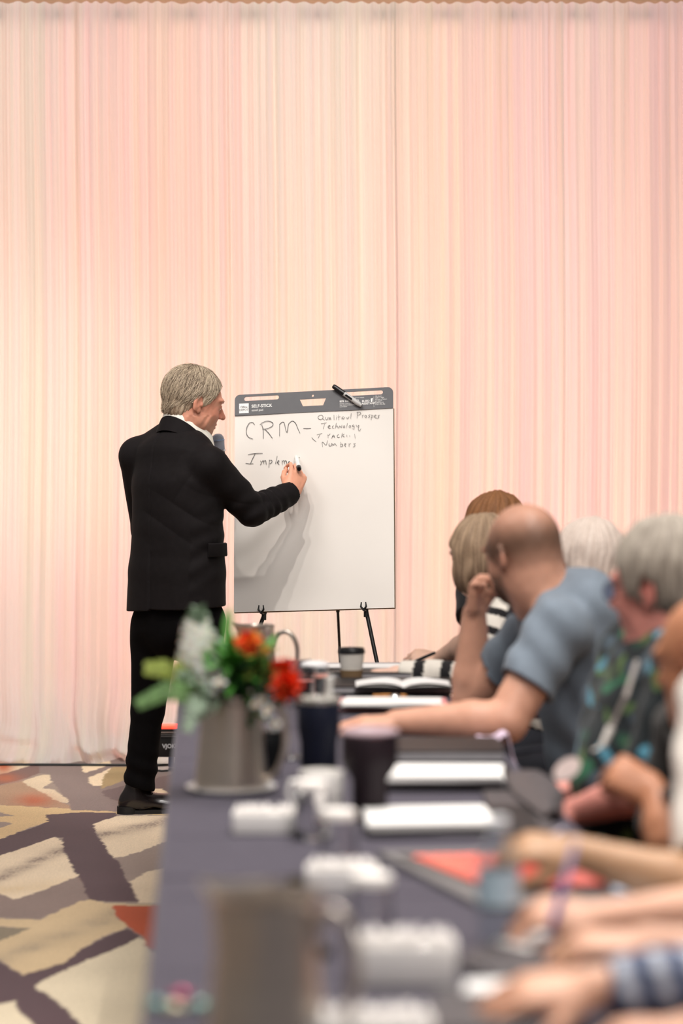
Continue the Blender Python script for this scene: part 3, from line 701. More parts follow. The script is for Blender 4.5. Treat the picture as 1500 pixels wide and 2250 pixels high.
      me = bpy.data.meshes.new('handwritten_word'); bmesh.ops.recalc_face_normals(mb.bm, faces=mb.bm.faces); mb.bm.to_mesh(me); mb.bm.free()
      kid('handwritten_word', me, mat('marker_ink', (54, 52, 54), .7, var=.3, vscale=120), t)
easel_pad()
def easel():
    apex = P(724, 955, 10.04); z0 = 0
    t = empty('tripod_easel', (apex[0], apex[1], 0), 0, 'black metal tripod easel holding the flip-chart pad', 'easel')
    bm_ = mat('black_tube_metal', (24, 23, 24), .4, .3)
    def foot(px, py, D):
        a = P(px, py, D); s = (apex[2]-0)/(apex[2]-a[2]); return apex+(a-apex)*s
    # front legs pass just in front of/below the pad's lower edge
    rR = padw(.213, -PH/2-.012, -.030); rL = padw(-.215, -PH/2-.012, -.030)
    a = apex-np.array([0, 0, 0])
    for rest, off in ((rL, -1), (rR, 1)):
        f = a+(rest-a)*(a[2]/(a[2]-rest[2])); f[2] = .008
        mid = a+(f-a)*.62
        leg = link('leg', MB().tube([a, mid], .0085, 10).tube([a+(f-a)*.60, f], .0062, 10).done('leg'), bm_, t)
        link('rubber_foot', MB().tube([f-(0, 0, .006), f+(0, 0, .02)], .010, 10).done('foot'), MATS['black_rubber'], leg)
        pr = MB()
        c = rest+pN*.006
        pr.tube([c-pU*.02, c+pU*.012], .010, 10)
        pr.tube([c+pU*.004, c+pN*.045+pU*.006], .006, 8)
        for sg in (-1, 1): pr.tube([c+pN*.040+pU*.004, c+pN*.044+pR*.011*sg+pU*.018, c+pN*.044+pR*.009*sg+pU*.036], [.005, .004, .0025], 8)
        link('prong_rest', pr.done('prong'), bm_, t)
    rf = np.array([(754-XC)*10.75/F+.01, 10.75, .008])
    leg = link('leg', MB().tube([a, a+(rf-a)*.5], .0085, 10).tube([a+(rf-a)*.48, rf], .0062, 10).done('leg'), bm_, t)
    link('rubber_foot', MB().tube([rf-(0, 0, .006), rf+(0, 0, .02)], .010, 10).done('foot'), MATS['black_rubber'], leg)
    link('hub', MB().sphere(a, .028, 2, (1, .8, 1.1)).tube([a, a+(0, 0, .16)], .008, 8).done('hub'), bm_, t)
    link('brace', MB().tube([a+(rL-a)*.55, a+(rR-a)*.55], .004, 8).done('brace'), bm_, t)
easel()
def marker(label, p_cap, p_tip, body, capc, r=.0105, split=.45, name='marker_pen'):
    """cap end to tip end"""
    p_cap, p_tip = np.asarray(p_cap, float), np.asarray(p_tip, float); L = np.linalg.norm(p_tip-p_cap); d = (p_tip-p_cap)/L
    q = Vector(d).to_track_quat('Z', 'Y')
    t = bpy.data.objects.new(name, None); COL.objects.link(t); t.location = p_cap; t.rotation_mode = 'QUATERNION'; t.rotation_quaternion = q
    tag(t, label, 'pen')
    kid('cap', MB().lathe([(0, 0), (r*.75, 0), (r*.92, .004), (r, .012), (r*1.02, L*split), (0, L*split)], 20).done('cap'), capc, t)
    kid('barrel', MB().lathe([(0, L*split), (r*.95, L*split), (r*.95, L*.9), (r*.8, L*.94), (r*.6, L), (0, L)], 20).done('barrel'), body, t)
    return t
mk_grey = mat('grey_barrel', (176, 176, 174), .4); mk_blk = mat('black_cap', (16, 16, 17), .35); mk_wht = mat('white_barrel', (232, 230, 226), .4)
a0, b0 = pixpad(734, 850); a1, b1 = pixpad(796, 893)
mt_ = marker('thick black-capped grey marker lying across the top of the pad header', padw(a0, b0, .018), padw(a1, b1, .017), mk_grey, mk_blk, .0105, .40)
kid('barrel_print', MB().box((-.0102, 0, .085), (.0008, .006, .034)).box((-.0099, .004, .085), (.0008, .0015, .03)).done('print'), mk_blk, mt_)
# ================================================================= STANDING SPEAKER
def skin_mat(name, col, **k): return mat(name, col, .48, var=.07, vscale=22, bump=.12, bscale=420, sss=.12, spec=.4, **k)
def sweep(name, secs, close=False, capends=True):
    n, m = len(secs), len(secs[0]); V = [p for s in secs for p in s]; Fc = []
    for i in range(n-1 if not close else n):
        for j in range(m):
            a, b = i*m+j, i*m+(j+1) % m; c, d = ((i+1) % n)*m+(j+1) % m, ((i+1) % n)*m+j
            Fc.append((a, b, c, d))
    if not close and capends: Fc += [tuple(range(m))[::-1], tuple((n-1)*m+j for j in range(m))]
    bm = MB(); vs = [bm.bm.verts.new(tuple(map(float, v))) for v in V]
    for f in Fc: bm.bm.faces.new([vs[i] for i in f])
    return bm.done(name)
def collar(name, C, Rv, Fv, fn, n=40, half=132):
    """fn(phi deg from back, -half..half) -> list of (radius, dz) cross-section loop"""
    secs = []
    for q in np.linspace(-half, half, n):
        a = math.radians(q); d = -np.asarray(Fv)*math.cos(a)+np.asarray(Rv)*math.sin(a)
        secs.append([np.asarray(C)+d*r+np.array([0, 0, z]) for r, z in fn(q)])
    return sweep(name, secs)
def strands(H, n, path, colf, r0=.0006, seed=3, seg=6):
    """path(rng)-> list of local points or None"""
    rg = np.random.default_rng(seed); V = []; Q = []; Cc = []; b = 0
    for _ in range(n):
        pts = path(rg)
        if pts is None or len(pts) < 3: continue
        c = colf(rg); W = np.array([H.w(*p) for p in pts]); k = len(W)
        Tn = np.gradient(W, axis=0); Tn /= np.linalg.norm(Tn, axis=1)[:, None]+1e-9
        A = np.cross(Tn, W-H.o); A /= np.linalg.norm(A, axis=1)[:, None]+1e-9; B = np.cross(Tn, A)
        rr = (r0*H.k*np.linspace(1, .35, k))[:, None]
        for q in range(3):
            a = 2*math.pi*q/3; V.append(W+rr*(math.cos(a)*A*1.5+math.sin(a)*B))
        i = np.arange(k-1)
        for q in range(3):
            q2 = (q+1) % 3; Q.append(np.stack([b+q*k+i, b+q2*k+i, b+q2*k+i+1, b+q*k+i+1], 1))
        sh = np.linspace(.75, 1.1, k)[:, None]; Cc += [c*sh]*3; b += 3*k
    return quadmesh('hair_strands', np.concatenate(V), np.concatenate(Q), True, np.clip(np.concatenate(Cc), 0, 1))

MR = N([.79, -.62, 0]); MF = N([.62, .79, 0])
ML = dict(shL=P(303, 1002, 9.74), elL=P(322, 1165, 9.87), wrL=P(497, 1078, 9.90),
          shR=P(461, 1022, 9.50), elR=P(553, 1122, 9.60), wrR=P(640, 1083, 9.745))
def speaker():
    root = empty('person', (-.72, 9.7, 0), 0, 'standing grey-haired man in a dark suit, writing on the easel pad and holding a microphone', 'person')
    skin = skin_mat('ruddy_skin', (214, 150, 120), attr=None)
    H = face_frame(P(427, 887, 9.66), 71, 14, 0, 1.13)
    nb = P(400, 962, 9.66)
    v = Vol(.0032)
    head_ops(v, H, nb, nr=.060, jowl=.006)
    hip, ch = P(388, 1300, 9.63), P(390, 1040, 9.63)
    v.add(econe(hip, (.15, .10), ch, (.15, .10), MR), .02); v.add(cone(ch, .09, nb, .07), .04)
    for s in 'LR':
        v.add(cone(ch+(ML['sh'+s]-ch)*.3+np.array([0, 0, .02]), .06, ML['sh'+s], .05), .03)
        v.add(cone(ML['sh'+s], .046, ML['el'+s], .036), .02)
        v.add(cone(ML['el'+s], .038, ML['wr'+s], .025), .01)
    # writing hand: back of the hand towards the room, thumb on the left
    wr = ML['wrR']; hf = N([.30, .42, .86])
    hp = N([-.45, .80, -.25])
    hd = hand_ops(v, wr, hf, hp, True, curl=[(55, 62, 35), (50, 60, 40), (44, 55, 35), (40, 50, 25)], thumb=(.34, .82, -.46), spread=2, scale=1.06)
    # hand round the microphone
    hl = hand_ops(v, ML['wrL'], N([.05, -.05, 1]), N([-.35, -.9, 0]), False, curl=[(60, 80, 50)]*4, thumb=(.3, .9, -.5), spread=1)
    def colf(V):
        l = H.l(V); base = lin((200, 142, 118))*np.ones((len(V), 1)); c = base.copy()
        red = np.exp(-((l[:, 1]-.09)/.03)**2-((l[:, 2]+.02)/.03)**2)+.5*np.exp(-((np.abs(l[:, 0])-.08)/.02)**2-((l[:, 2])/.04)**2)
        c = c*(1-.35*np.clip(red, 0, 1)[:, None]*np.array([.1, .6, .6]))
        lips = np.exp(-((l[:, 1]-.098)/.012)**2-((l[:, 2]+.060)/.009)**2-(l[:, 0]/.022)**2)[:, None]; c = c*(1-lips*.5)+lin((150, 70, 62))*lips*.5
        st = (np.exp(-((l[:, 1]-.075)/.03)**2-((l[:, 2]+.092)/.022)**2)*.55)[:, None]; c = c*(1-st)+lin((120, 96, 84))*st   # stubble on the chin
        hand = np.linalg.norm(V-wr, axis=1) < .2; c[hand] = lin((222, 160, 132)); return c
    me = v.build('body', disp=lambda X, Y, Z: .0006*vnoise(X, Y, Z, 240, 2)+.0016*np.sin(14*vnoise(X, Y, Z, 26, 6))*((Z > 1.50) & (Z < 1.60)), colf=colf)
    sk = skin_mat('speaker_skin', (0, 0, 0), attr='Col')
    body = link('body', me, sk, root)
    # eyes, brows
    for s in (-1, 1):
        link('eye', MB().sphere(H.w(s*.031, .0815, .004), .0108, 2).done('eye'), mat('eye_white', (225, 218, 210), .2), body)
        link('eyebrow', MB().tube([H.w(s*.018, .096, .026), H.w(s*.032, .093, .031), H.w(s*.050, .078, .026)], [.003, .0042, .002], 8).done('eyebrow'), mat('brow_grey', (140, 116, 96), .8), body)
    # hair
    hv = Vol(.0035)
    face = H.plane((0, .034, 0), (0, 1, -.34)); nape = H.plane((0, 0, -.024), (0, .90, -1))
    hv.add(cutp(H.ell((0, -.018, .036), (.086, .107, .097)), face, nape), .004)
    hv.add(cutp(H.ell((0, -.052, -.026), (.069, .056, .060)), nape, H.plane((0, -.022, 0), (0, 1, 0))), .02)
    for s in (-1, 1):
        hv.sub(H.ell((s*.086, -.008, -.006), (.020, .020, .034)), .004)
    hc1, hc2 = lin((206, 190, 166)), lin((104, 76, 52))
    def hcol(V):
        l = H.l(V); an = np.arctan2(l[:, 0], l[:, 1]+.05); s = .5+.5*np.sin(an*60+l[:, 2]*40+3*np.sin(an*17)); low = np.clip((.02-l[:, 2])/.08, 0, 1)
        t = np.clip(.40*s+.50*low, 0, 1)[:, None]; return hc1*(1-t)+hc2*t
    def hdisp(X, Y, Z):
        l = H.l(np.stack([X, Y, Z], 1)); an = np.arctan2(l[:, 0], l[:, 1]+.05); return .0022*np.sin(an*34+l[:, 2]*30+2*np.sin(an*13))
    hm = mat('silver_hair', (0, 0, 0), .55, attr='Col', var=.12, vscale=300, spec=.45)
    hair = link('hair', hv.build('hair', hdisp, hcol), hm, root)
    EC, ER = np.array([0, -.018, .036]), np.array([.0875, .1085, .0985]); EC2, ER2 = np.array([0, -.052, -.026]), np.array([.0705, .0575, .0615])
    def path(rg):
        th = rg.uniform(-math.pi, math.pi); ps = rg.uniform(.05, 1.55)
        crown = N([0, -.42, 1.0]); e1 = N(np.cross(crown, [1, 0, 0])); e2 = np.cross(crown, e1)
        d = math.cos(ps)*crown+math.sin(ps)*(math.cos(th)*e1+math.sin(th)*e2)
        L = rg.uniform(.045, .09); pts = []; off = 0.0
        sw = rg.normal(0, .25); jag = rg.uniform(.002, .016)
        for i in range(6):
            t1 = 1/np.linalg.norm(d/ER); q_ = (EC-EC2)/ER2; dd_ = d/ER2; A_ = dd_@dd_; B_ = dd_@q_; C_ = q_@q_-1; ds = B_*B_-A_*C_
            if ds > 0: t1 = max(t1, (-B_+math.sqrt(ds))/A_)
            base = EC+d*t1
            pts.append(base+d*off)
            if (base[1]-.34*base[2]) > .040 or base[2] < -.024+.90*base[1]-jag or base[2] < -.086-jag*.6: break
            g = d-crown*(d@crown); g = g+np.array([0, -.30+sw*.5, -.75]); g = g+np.array([sw, 0, 0])*.3
            g = N(g-(g@d)*d); d = N(d+g*(L/6)/.1); off += rg.uniform(.0002, .0016)
        if abs(abs(pts[-1][0])-.085) < .02 and abs(pts[-1][1]+.005) < .02 and pts[-1][2] < .025: return None
        return pts
    def hc(rg):
        t = rg.uniform(0, 1)**1.2; return hc1*1.12*(1-t)+hc2*.5*t
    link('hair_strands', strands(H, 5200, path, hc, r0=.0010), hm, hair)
    # ---- jacket
    jm = mat('dark_suit_wool', (23, 20, 21), .75, var=.10, vscale=40, bump=.25, bscale=900, spec=.12, sheen=.01)
    j = Vol(.0042)
    K = [(P(387, 1352, 9.62), (.226, .160)), (P(388, 1255, 9.62), (.219, .153)), (P(390, 1160, 9.62), (.204, .145)), (P(388, 1065, 9.62), (.205, .142)), (P(386, 1005, 9.63), (.185, .120))]
    hem = (P(387, 1337, 9.62), N([.06, -.02, -1]))
    prev = None
    for a, b in zip(K, K[1:]):
        j.add(econe(a[0], a[1], b[0], b[1], MR, cut=[hem]), .012)
    shL, shR = ML['shL'], ML['shR']
    top = P(397, 970, 9.65)
    j.add(econe(K[-1][0], (.17, .10), top, (.075, .075), MR), .05)
    j.add(cone(shL+(0, 0, -.004), .066, P(372, 958, 9.68), .062), .03); j.add(cone(shR+(0, 0, -.004), .066, P(430, 1004, 9.60), .050), .03)
    def sleeve(a, e, w, r, cutback):
        j.add(cone(a, r[0], e, r[1]), .03)
        ax = N(w-e); wc = w-ax*cutback
        j.add(cutp(cone(e, r[1], w, r[2]), (wc, ax)), .018)
        return wc, ax
    wcR, axR = sleeve(shR, ML['elR'], ML['wrR'], (.073, .062, .046), -.004)
    sleeve(shL, ML['elL'], ML['wrL'], (.076, .060, .046), .0)
    j.sub(cone(wcR-axR*.02, .038, wcR+axR*.06, .040), .002)
    # neck opening
    j.sub(cone(P(410, 948, 9.66), .068, P(430, 880, 9.68), .095), .006); j.sub(cone(P(428, 948, 9.72), .05, P(450, 900, 9.76), .07), .006)
    Cb = P(388, 1150, 9.62)
    def jdisp(X, Y, Z):
        p = np.stack([X, Y, Z], 1)-Cb; u = p@MR; w = p@MF; d = 0*X; back = w < -.02
        uc = -.012-.02*np.clip((Z-1.3)/.3, 0, 1)
        d += back*.0035*np.exp(-((u-uc)/.0035)**2)*(Z > .95)*(u < .1)*(Z < 1.6)
        vent = back & (Z < 1.075); d += vent*np.clip((u-uc)/.004, 0, 1)*.007*np.clip((1.075-Z)/.03, 0, 1)*np.exp(-np.clip(u-uc, 0, 1)/.05)
        # pulled folds across the back and the waist
        rdg = lambda a: 1-2*np.abs(np.sin(a))**.7
        fold = rdg(Z*27+u*13+1.3*vnoise(X, Y, Z, 9, 3))*.0030*np.exp(-((Z-1.20)/.12)**2)*np.clip((u+.10)/.08, 0, 1)
        fold += rdg(Z*17-u*29+vnoise(X, Y, Z, 11, 5))*.0034*np.exp(-((Z-1.36)/.11)**2)*np.exp(-((u-.13)/.07)**2)
        fold += .0016*vnoise(X, Y, Z, 24, 8)
        # elbow and forearm folds
        a, e, w_ = ML['shR'], ML['elR'], ML['wrR']
        q = np.stack([X, Y, Z], 1); t2 = (q-e)@N(w_-e); dd = np.linalg.norm(q-e-np.outer(np.clip(t2, 0, .27), N(w_-e)), axis=1)
        m = np.exp(-(np.clip(dd-.05, 0, 1)/.03)**2)*((t2 > -.06) & (t2 < .25))
        fold += m*.0042*np.sin(t2*88+(q-e)@np.array([0, 40, 26])+1.6*vnoise(X, Y, Z, 28, 9))*np.exp(-((t2-.07)/.10)**2)
        t1 = (q-a)@N(e-a); m1 = np.exp(-((t1-.20)/.09)**2)*(u > .16); fold += m1*.0030*np.sin(t1*70-(q-a)@np.array([0, 30, 30])+vnoise(X, Y, Z, 20, 4))
        # armhole seam
        return d+fold
    link('suit_jacket', j.build('suit_jacket', jdisp), jm, root)
    # pocket flap on the right hip
    fl = Frame(P(481, 1204, 9.62), MR*.86-MF*.35)
    pk = MB(); c = P(480, 1205, 9.50)
    secs = []
    for t_ in np.linspace(0, 1, 9):
        a = math.radians(-20+40*t_); d = MR*math.cos(a)*.2245+MF*math.sin(a)*.152; n_ = N(MR*math.cos(a)/.22+MF*math.sin(a)/.15)
        cc = np.array([Cb[0], Cb[1], 0])+d; z0, z1 = 1.102, 1.048
        secs.append([cc+n_*.001+(0, 0, z0), cc+n_*.0065+(0, 0, z0-.004), cc+n_*.0085+(0, 0, z1+.004), cc+n_*.006+(0, 0, z1), cc-n_*.003+(0, 0, z1+.004)])
    link('pocket_flap', sweep('pocket_flap', secs), jm, root)
    # collars
    Cn = P(404, 938, 9.655)
    def rad(q, b, s_, f): a = math.radians(q); c_ = math.cos(a); return s_+(b-s_)*max(c_, 0)+(f-s_)*max(-c_, 0)
    def zz(q): return -.015+.058*math.cos(math.radians(q))
    def shirt(q):
        r = rad(q, .080, .085, .122); z = zz(q)
        return [(r-.004, z-.03), (r-.002, z+.018), (r+.003, z+.019), (r+.009, z-.012), (r+.012, z-.035)]
    link('shirt_collar', collar('shirt_collar', Cn, MR, MF, shirt, half=150), mat('white_shirt_cotton', (236, 232, 222), .8, bump=.1), root)
    def jc(q):
        r = rad(q, .090, .096, .132); z = -.045+.083*math.cos(math.radians(q))
        return [(r-.004, z-.035), (r-.002, z+.004), (r+.004, z+.006), (r+.020, z-.034), (r+.027, z-.052), (r+.012, z-.050)]
    link('jacket_collar', collar('jacket_collar', Cn, MR, MF, jc, half=118), jm, root)
    # cuff buttons
    bt = MB(); bs = N(np.cross(axR, [0, -1, 0])); 
    for k in range(3):
        q = wcR-axR*(.018+.016*k)-np.array([-.004, .030, .040]); bt.sphere(q, .006, 1)
    link('cuff_button', bt.done('button'), mat('black_button', (18, 18, 18), .3), root)
    # ---- trousers
    tm = mat('dark_suit_trousers', (11, 10, 11), .88, var=.10, vscale=40, bump=.2, bscale=900, spec=.05, sheen=.01)
    tv = Vol(.0052)
    hipL, knL, anL = P(342, 1372, 9.68), P(325, 1560, 9.74), P(311, 1722, 9.76)
    hipR, knR, anR = P(440, 1372, 9.56), P(448, 1560, 9.58), P(462, 1722, 9.62)
    tv.add(econe(P(390, 1300, 9.62), (.185, .135), P(391, 1375, 9.62), (.19, .14), MR), .02)
    for h_, k_, a_ in ((hipL, knL, anL), (hipR, knR, anR)):
        tv.add(cone(h_, .100, k_, .067), .03)
        b_ = a_+np.array([-.01, 0, -.012]); tv.add(cutp(econe(k_, (.067, .064), b_+(b_-k_)*.05, (.068, .062), [0, 1, 0]), (b_, [-.28, 0, -1])), .02)
    def tdisp(X, Y, Z):
        d = .0045*np.sin(Z*85+X*30+2*vnoise(X, Y, Z, 15, 3))*np.exp(-((Z-.17)/.08)**2)+.003*np.sin(Z*30-X*40+vnoise(X, Y, Z, 10, 2))*np.exp(-((Z-.75)/.15)**2)
        return d+.0018*vnoise(X, Y, Z, 20, 5)
    link('trousers', tv.build('trousers', tdisp), tm, root)
    # ---- shoes
    lm = mat('black_leather', (24, 19, 19), .25, var=.1, bump=.05, coat=.3); so = mat('shoe_sole', (14, 13, 13), .6)
    for (ax_, ay_), dr in (((anL[0]-.02, 9.76), (.97, .24)), ((anR[0]-.02, 9.62), (.9, .43))):
        d = N([dr[0], dr[1], 0]); S = Frame((ax_, ay_, 0), d)
        sv = Vol(.004)
        fl_ = (np.array([0, 0, .026]), np.array([0, 0, -1]))
        sv.add(cutp(S.ell((0, -.010, .045), (.040, .065, .065)), fl_), .01)
        sv.add(cutp(S.cone((0, .03, .045), .042, (0, .13, .030), .040), fl_), .03)
        sv.add(cutp(S.ell((0, .155, .026), (.046, .080, .040)), fl_), .03)
        sv.add(cone(S.w(0, -.005, .06), .044, S.w(0, -.005, .11), .042), .02)
        sh = link('shoe', sv.build('shoe'), lm, root)
        pts = []
        for q in np.linspace(0, 2*math.pi, 40, endpoint=False):
            yy = math.cos(q); w = .045*abs(math.sin(q))**.8*(1 if yy > 0 else .92)*np.sign(math.sin(q)); pts.append(S.w(w, .08+yy*.158, 0))
        link('sole', MB().prism(pts, np.array([0, 0, .016])).done('sole'), so, sh)
        hp_ = [S.w(.042*math.cos(q)*.95, -.035+.045*math.sin(q), 0) for q in np.linspace(0, 2*math.pi, 24, endpoint=False)]
        link('heel', MB().prism(hp_, np.array([0, 0, .030])).done('heel'), so, sh)
        la = MB()
        for k in range(3):
            y_ = .055+.022*k; la.tube([S.w(-.022, y_, .078-.010*k), S.w(0, y_+.004, .090-.012*k), S.w(.022, y_, .078-.010*k)], .0022, 6)
        for sg in (-1, 1): la.tube([S.w(0, .055, .092), S.w(sg*.02, .045, .100), S.w(sg*.032, .052, .090), S.w(sg*.01, .06, .090)], .002, 6)
        link('laces', la.done('laces'), so, sh)
    return hd, H
HD, HH = speaker()
# the marker he writes with
w_ = HD['w']
ap, bp = pixpad(651, 1004)
marker('black-capped white marker held in the standing man\'s writing hand', P(657, 1031, 9.745), padw(ap, bp, .003), mk_wht, mk_blk, .0100, .16)
# microphone
def microphone():
    a = P(497, 1078, 9.865); b = P(479, 968, 9.865); d = N(b-a); L = np.linalg.norm(b-a)
    t = bpy.data.objects.new('microphone', None); COL.objects.link(t); t.location = a; t.rotation_mode = 'QUATERNION'; t.rotation_quaternion = Vector(d).to_track_quat('Z', 'Y')
    tag(t, 'handheld black microphone with a blue-grey wire-mesh head at the standing man\'s chin', 'microphone')
    kid('handle', MB().lathe([(0, -.06), (.014, -.06), (.016, .03), (.020, L-.045), (0, L-.045)], 24).done('handle'), MATS['black_plastic'], t)
    kid('collar_ring', MB().lathe([(.019, L-.048), (.024, L-.046), (.025, L-.040), (.021, L-.038)], 28).done('ring'), mat('silver_ring', (190, 192, 198), .25, .9), t)
    hv = MB().lathe([(.0215, L-.040), (.0245, L-.012), (.0255, L), (.0245, L+.012), (.019, L+.022), (.010, L+.0275), (0, L+.029)], 40)
    gm = mat('mic_mesh', (168, 176, 190), .4, .5)
    nt = gm.node_tree; b_ = nt.nodes['Principled BSDF']
    if not b_.inputs['Normal'].links:
        tc = nt.nodes.new('ShaderNodeTexCoord'); wv = nt.nodes.new('ShaderNodeTexWave'); wv.inputs['Scale'].default_value = 160; wv.bands_direction = 'DIAGONAL'
        wv2 = nt.nodes.new('ShaderNodeTexWave'); wv2.inputs['Scale'].default_value = 160; wv2.bands_direction = 'Z'
        ad = nt.nodes.new('ShaderNodeMath'); bp = nt.nodes.new('ShaderNodeBump'); bp.inputs['Distance'].default_value = .002; bp.inputs['Strength'].default_value = .8
        nt.links.new(tc.outputs['Object'], wv.inputs[0]); nt.links.new(tc.outputs['Object'], wv2.inputs[0]); nt.links.new(wv.outputs['Fac'], ad.inputs[0]); nt.links.new(wv2.outputs['Fac'], ad.inputs[1]); nt.links.new(ad.outputs[0], bp.inputs['Height']); nt.links.new(bp.outputs[0], b_.inputs['Normal'])
    kid('mesh_head', hv.done('head'), gm, t)
    kid('band', MB().lathe([(.0255, L-.003), (.0268, L-.002), (.0268, L+.002), (.0255, L+.003)], 32).done('band'), mat('pale_blue_band', (150, 170, 200), .35, .6), t)
microphone()
# ================================================================= CHAIRS
def make_chair():
    t = empty('banquet_chair', (0, 0, 0), 0, 'x', 'chair')
    fab = mat('black_chair_fabric', (30, 30, 33), .85, bump=.2, bscale=500, sheen=.1); fr = mat('chair_frame', (36, 34, 34), .4, .6)
    kid('seat', MB().box((0, 0, .435), (.43, .43, .065), bev=.025).done('seat'), fab, t)
    kid('backrest', MB().box((.235, 0, .70), (.04, .40, .34), Matrix.Rotation(math.radians(8), 3, 'Y'), bev=.018).done('backrest'), fab, t)
    for sy in (-1, 1):
        kid('leg', MB().tube([(-.19, sy*.19, 0), (-.18, sy*.19, .40)], .011, 8).done('leg'), fr, t)
        kid('leg', MB().tube([(.25, sy*.19, 0), (.19, sy*.19, .40)], .011, 8).done('leg'), fr, t)
        kid('back_post', MB().tube([(.19, sy*.19, .40), (.205, sy*.19, .52), (.26, sy*.19, .86)], .011, 8).done('back_post'), fr, t)
    return t
CH0 = make_chair(); CHN = 0
def chair(x, y, label):
    global CHN
    o = CH0 if CHN == 0 else copy_tree(CH0); CHN += 1
    o.location = (x, y, 0); o.rotation_euler = (0, 0, 0); o['label'] = label; o['group'] = 'banquet chairs along the table row'
# ================================================================= SEATED PEOPLE
def arm_skin(v, sh, el, wr, k=1.0, r=(.052, .044, .040, .027)):
    v.add(cone(sh, r[0]*k, el, r[1]*k), .02)
    m = el+(wr-el)*.30
    v.add(cone(el, r[1]*k, m, (r[2]+.004)*k), .012); v.add(cone(m, (r[2]+.004)*k, wr, r[3]*k), .012)
def seated(label, px, D, H, neck, chest, belly, pelvis, side, sh, el, wr, hands, skincol, shirt, sleeve=.55, hair=None, beard=None, w=1.0, extra=None, h=.0055, nr=.058,
           legs=True, shade=None, chairlab=None, armk=1.0, fat=0.0, cuff=None, collar_=True, legcol=(40, 42, 50), head_kw={}):
    """sh, el, wr: dict L/R of points; hands: dict L/R of (fwd, palm, curl, thumb)"""
    base = pelvis*np.array([1, 1, 0]); root = empty('person', base, 0, label, 'person')
    ax = N(side)
    v = Vol(h)
    head_ops(v, H, neck, nr=nr, **head_kw)
    v.add(econe(pelvis, (.15*w, .11*w), belly, (.14*w, .10*w), ax), .03); v.add(econe(belly, (.14*w, .10*w), chest, (.15*w, .105*w), ax), .03)
    v.add(cone(chest, .10*w, neck, .065), .05)
    info = {}
    for s in sh:
        v.add(cone(neck*.35+sh[s]*.65, .055, sh[s], .052), .03)
        arm_skin(v, sh[s], el[s], wr[s], armk)
        if s in hands: info[s] = hand_ops(v, wr[s], *hands[s][:2], right=(s == 'R'), curl=hands[s][2], thumb=hands[s][3], scale=armk**.5)
    if legs:
        for s, q in (('L', -1), ('R', 1)):
            hp = pelvis+np.array([-.02, -.09*q*(1 if ax[1] < 0 else -1)*-1, -.03]); kn = np.array([hp[0]-.34, hp[1]+.02*q, .50]); an = np.array([kn[0]+.03, kn[1], .09])
            v.add(cone(hp, .078, kn, .058), .03); v.add(cone(kn, .055, an, .035), .02)
            v.add(cone(an-(0, 0, .03), .035, an+np.array([-.14, 0, -.055]), .030), .02)
    sc = lin((skincol[0]-8, skincol[1]+2, skincol[2]+6))
    def colf(V):
        l = H.l(V); c = np.tile(sc, (len(V), 1))
        red = .8*np.exp(-((np.abs(l[:, 0])-.08)/.014)**2-((l[:, 2])/.035)**2-((l[:, 1]+.01)/.03)**2)+.4*np.exp(-((l[:, 1]-.11)/.02)**2-((l[:, 2]+.02)/.03)**2)
        c = c*(1-.3*np.clip(red, 0, 1)[:, None]*np.array([.1, .7, .7]))
        if shade is not None: c = shade(l, c)
        return c
    skin = skin_mat('skin', (0, 0, 0), attr='Col')
    body = link('body', v.build('body', lambda X, Y, Z: .0007*vnoise(X, Y, Z, 120, 2), colf), skin, root)
    for s in (-1, 1): link('eye', MB().sphere(H.w(s*.031, .0815, .004), .0108*H.k, 1).done('eye'), mat('eye_white', (225, 218, 210), .2), body)
    # shirt
    m, scol, disp = shirt
    j = Vol(h); e = .014
    j.add(econe(pelvis, (.175*w, .135*w+fat), belly, (.17*w, .135*w+fat), ax), .02); j.add(econe(belly, (.17*w, .135*w+fat), chest, (.18*w, .125*w), ax), .03)
    j.add(econe(chest, (.17*w, .115*w), neck*.75+chest*.25+(0, 0, -.01), (.085, .075), ax), .05)
    for s in sh:
        j.add(cone(neck*.45+sh[s]*.55, .060, sh[s], .064*armk**.5), .035)
        if sleeve <= 1:
            c = sh[s]+(el[s]-sh[s])*sleeve; a_ = N(el[s]-sh[s])
            j.add(cutp(cone(sh[s], .072*armk**.5, el[s], .068*armk**.5), (c, a_)), .03)
            j.sub(cone(c+a_*.012, .056*armk, c+a_*.08, .058*armk), .002)
        else:
            c = el[s]+(wr[s]-el[s])*(sleeve-1); a_ = N(wr[s]-el[s])
            j.add(cone(sh[s], .068, el[s], .058), .03); j.add(cutp(cone(el[s], .058, wr[s], .040), (c, a_)), .015)
    j.sub(cone(neck+(H.o-neck)*.25, .060, H.o, .075), .006)
    if m.get('col') is None: jm = mat(m['name'], m['c'], .82, var=.06, vscale=30, bump=.2, bscale=600, spec=.3, sheen=.1)
    else: jm = mat(m['name'], (0, 0, 0), .82, attr='Col', var=.05, bump=.2, bscale=600, spec=.3, sheen=.1)
    D_ = disp or (lambda X, Y, Z: .0035*vnoise(X, Y, Z, 26, 3)+.0022*np.sin(Z*60+X*40+2*vnoise(X, Y, Z, 12, 5)))
    sho = link(m.get('part', 'shirt'), j.build('shirt', D_, scol), jm, root)
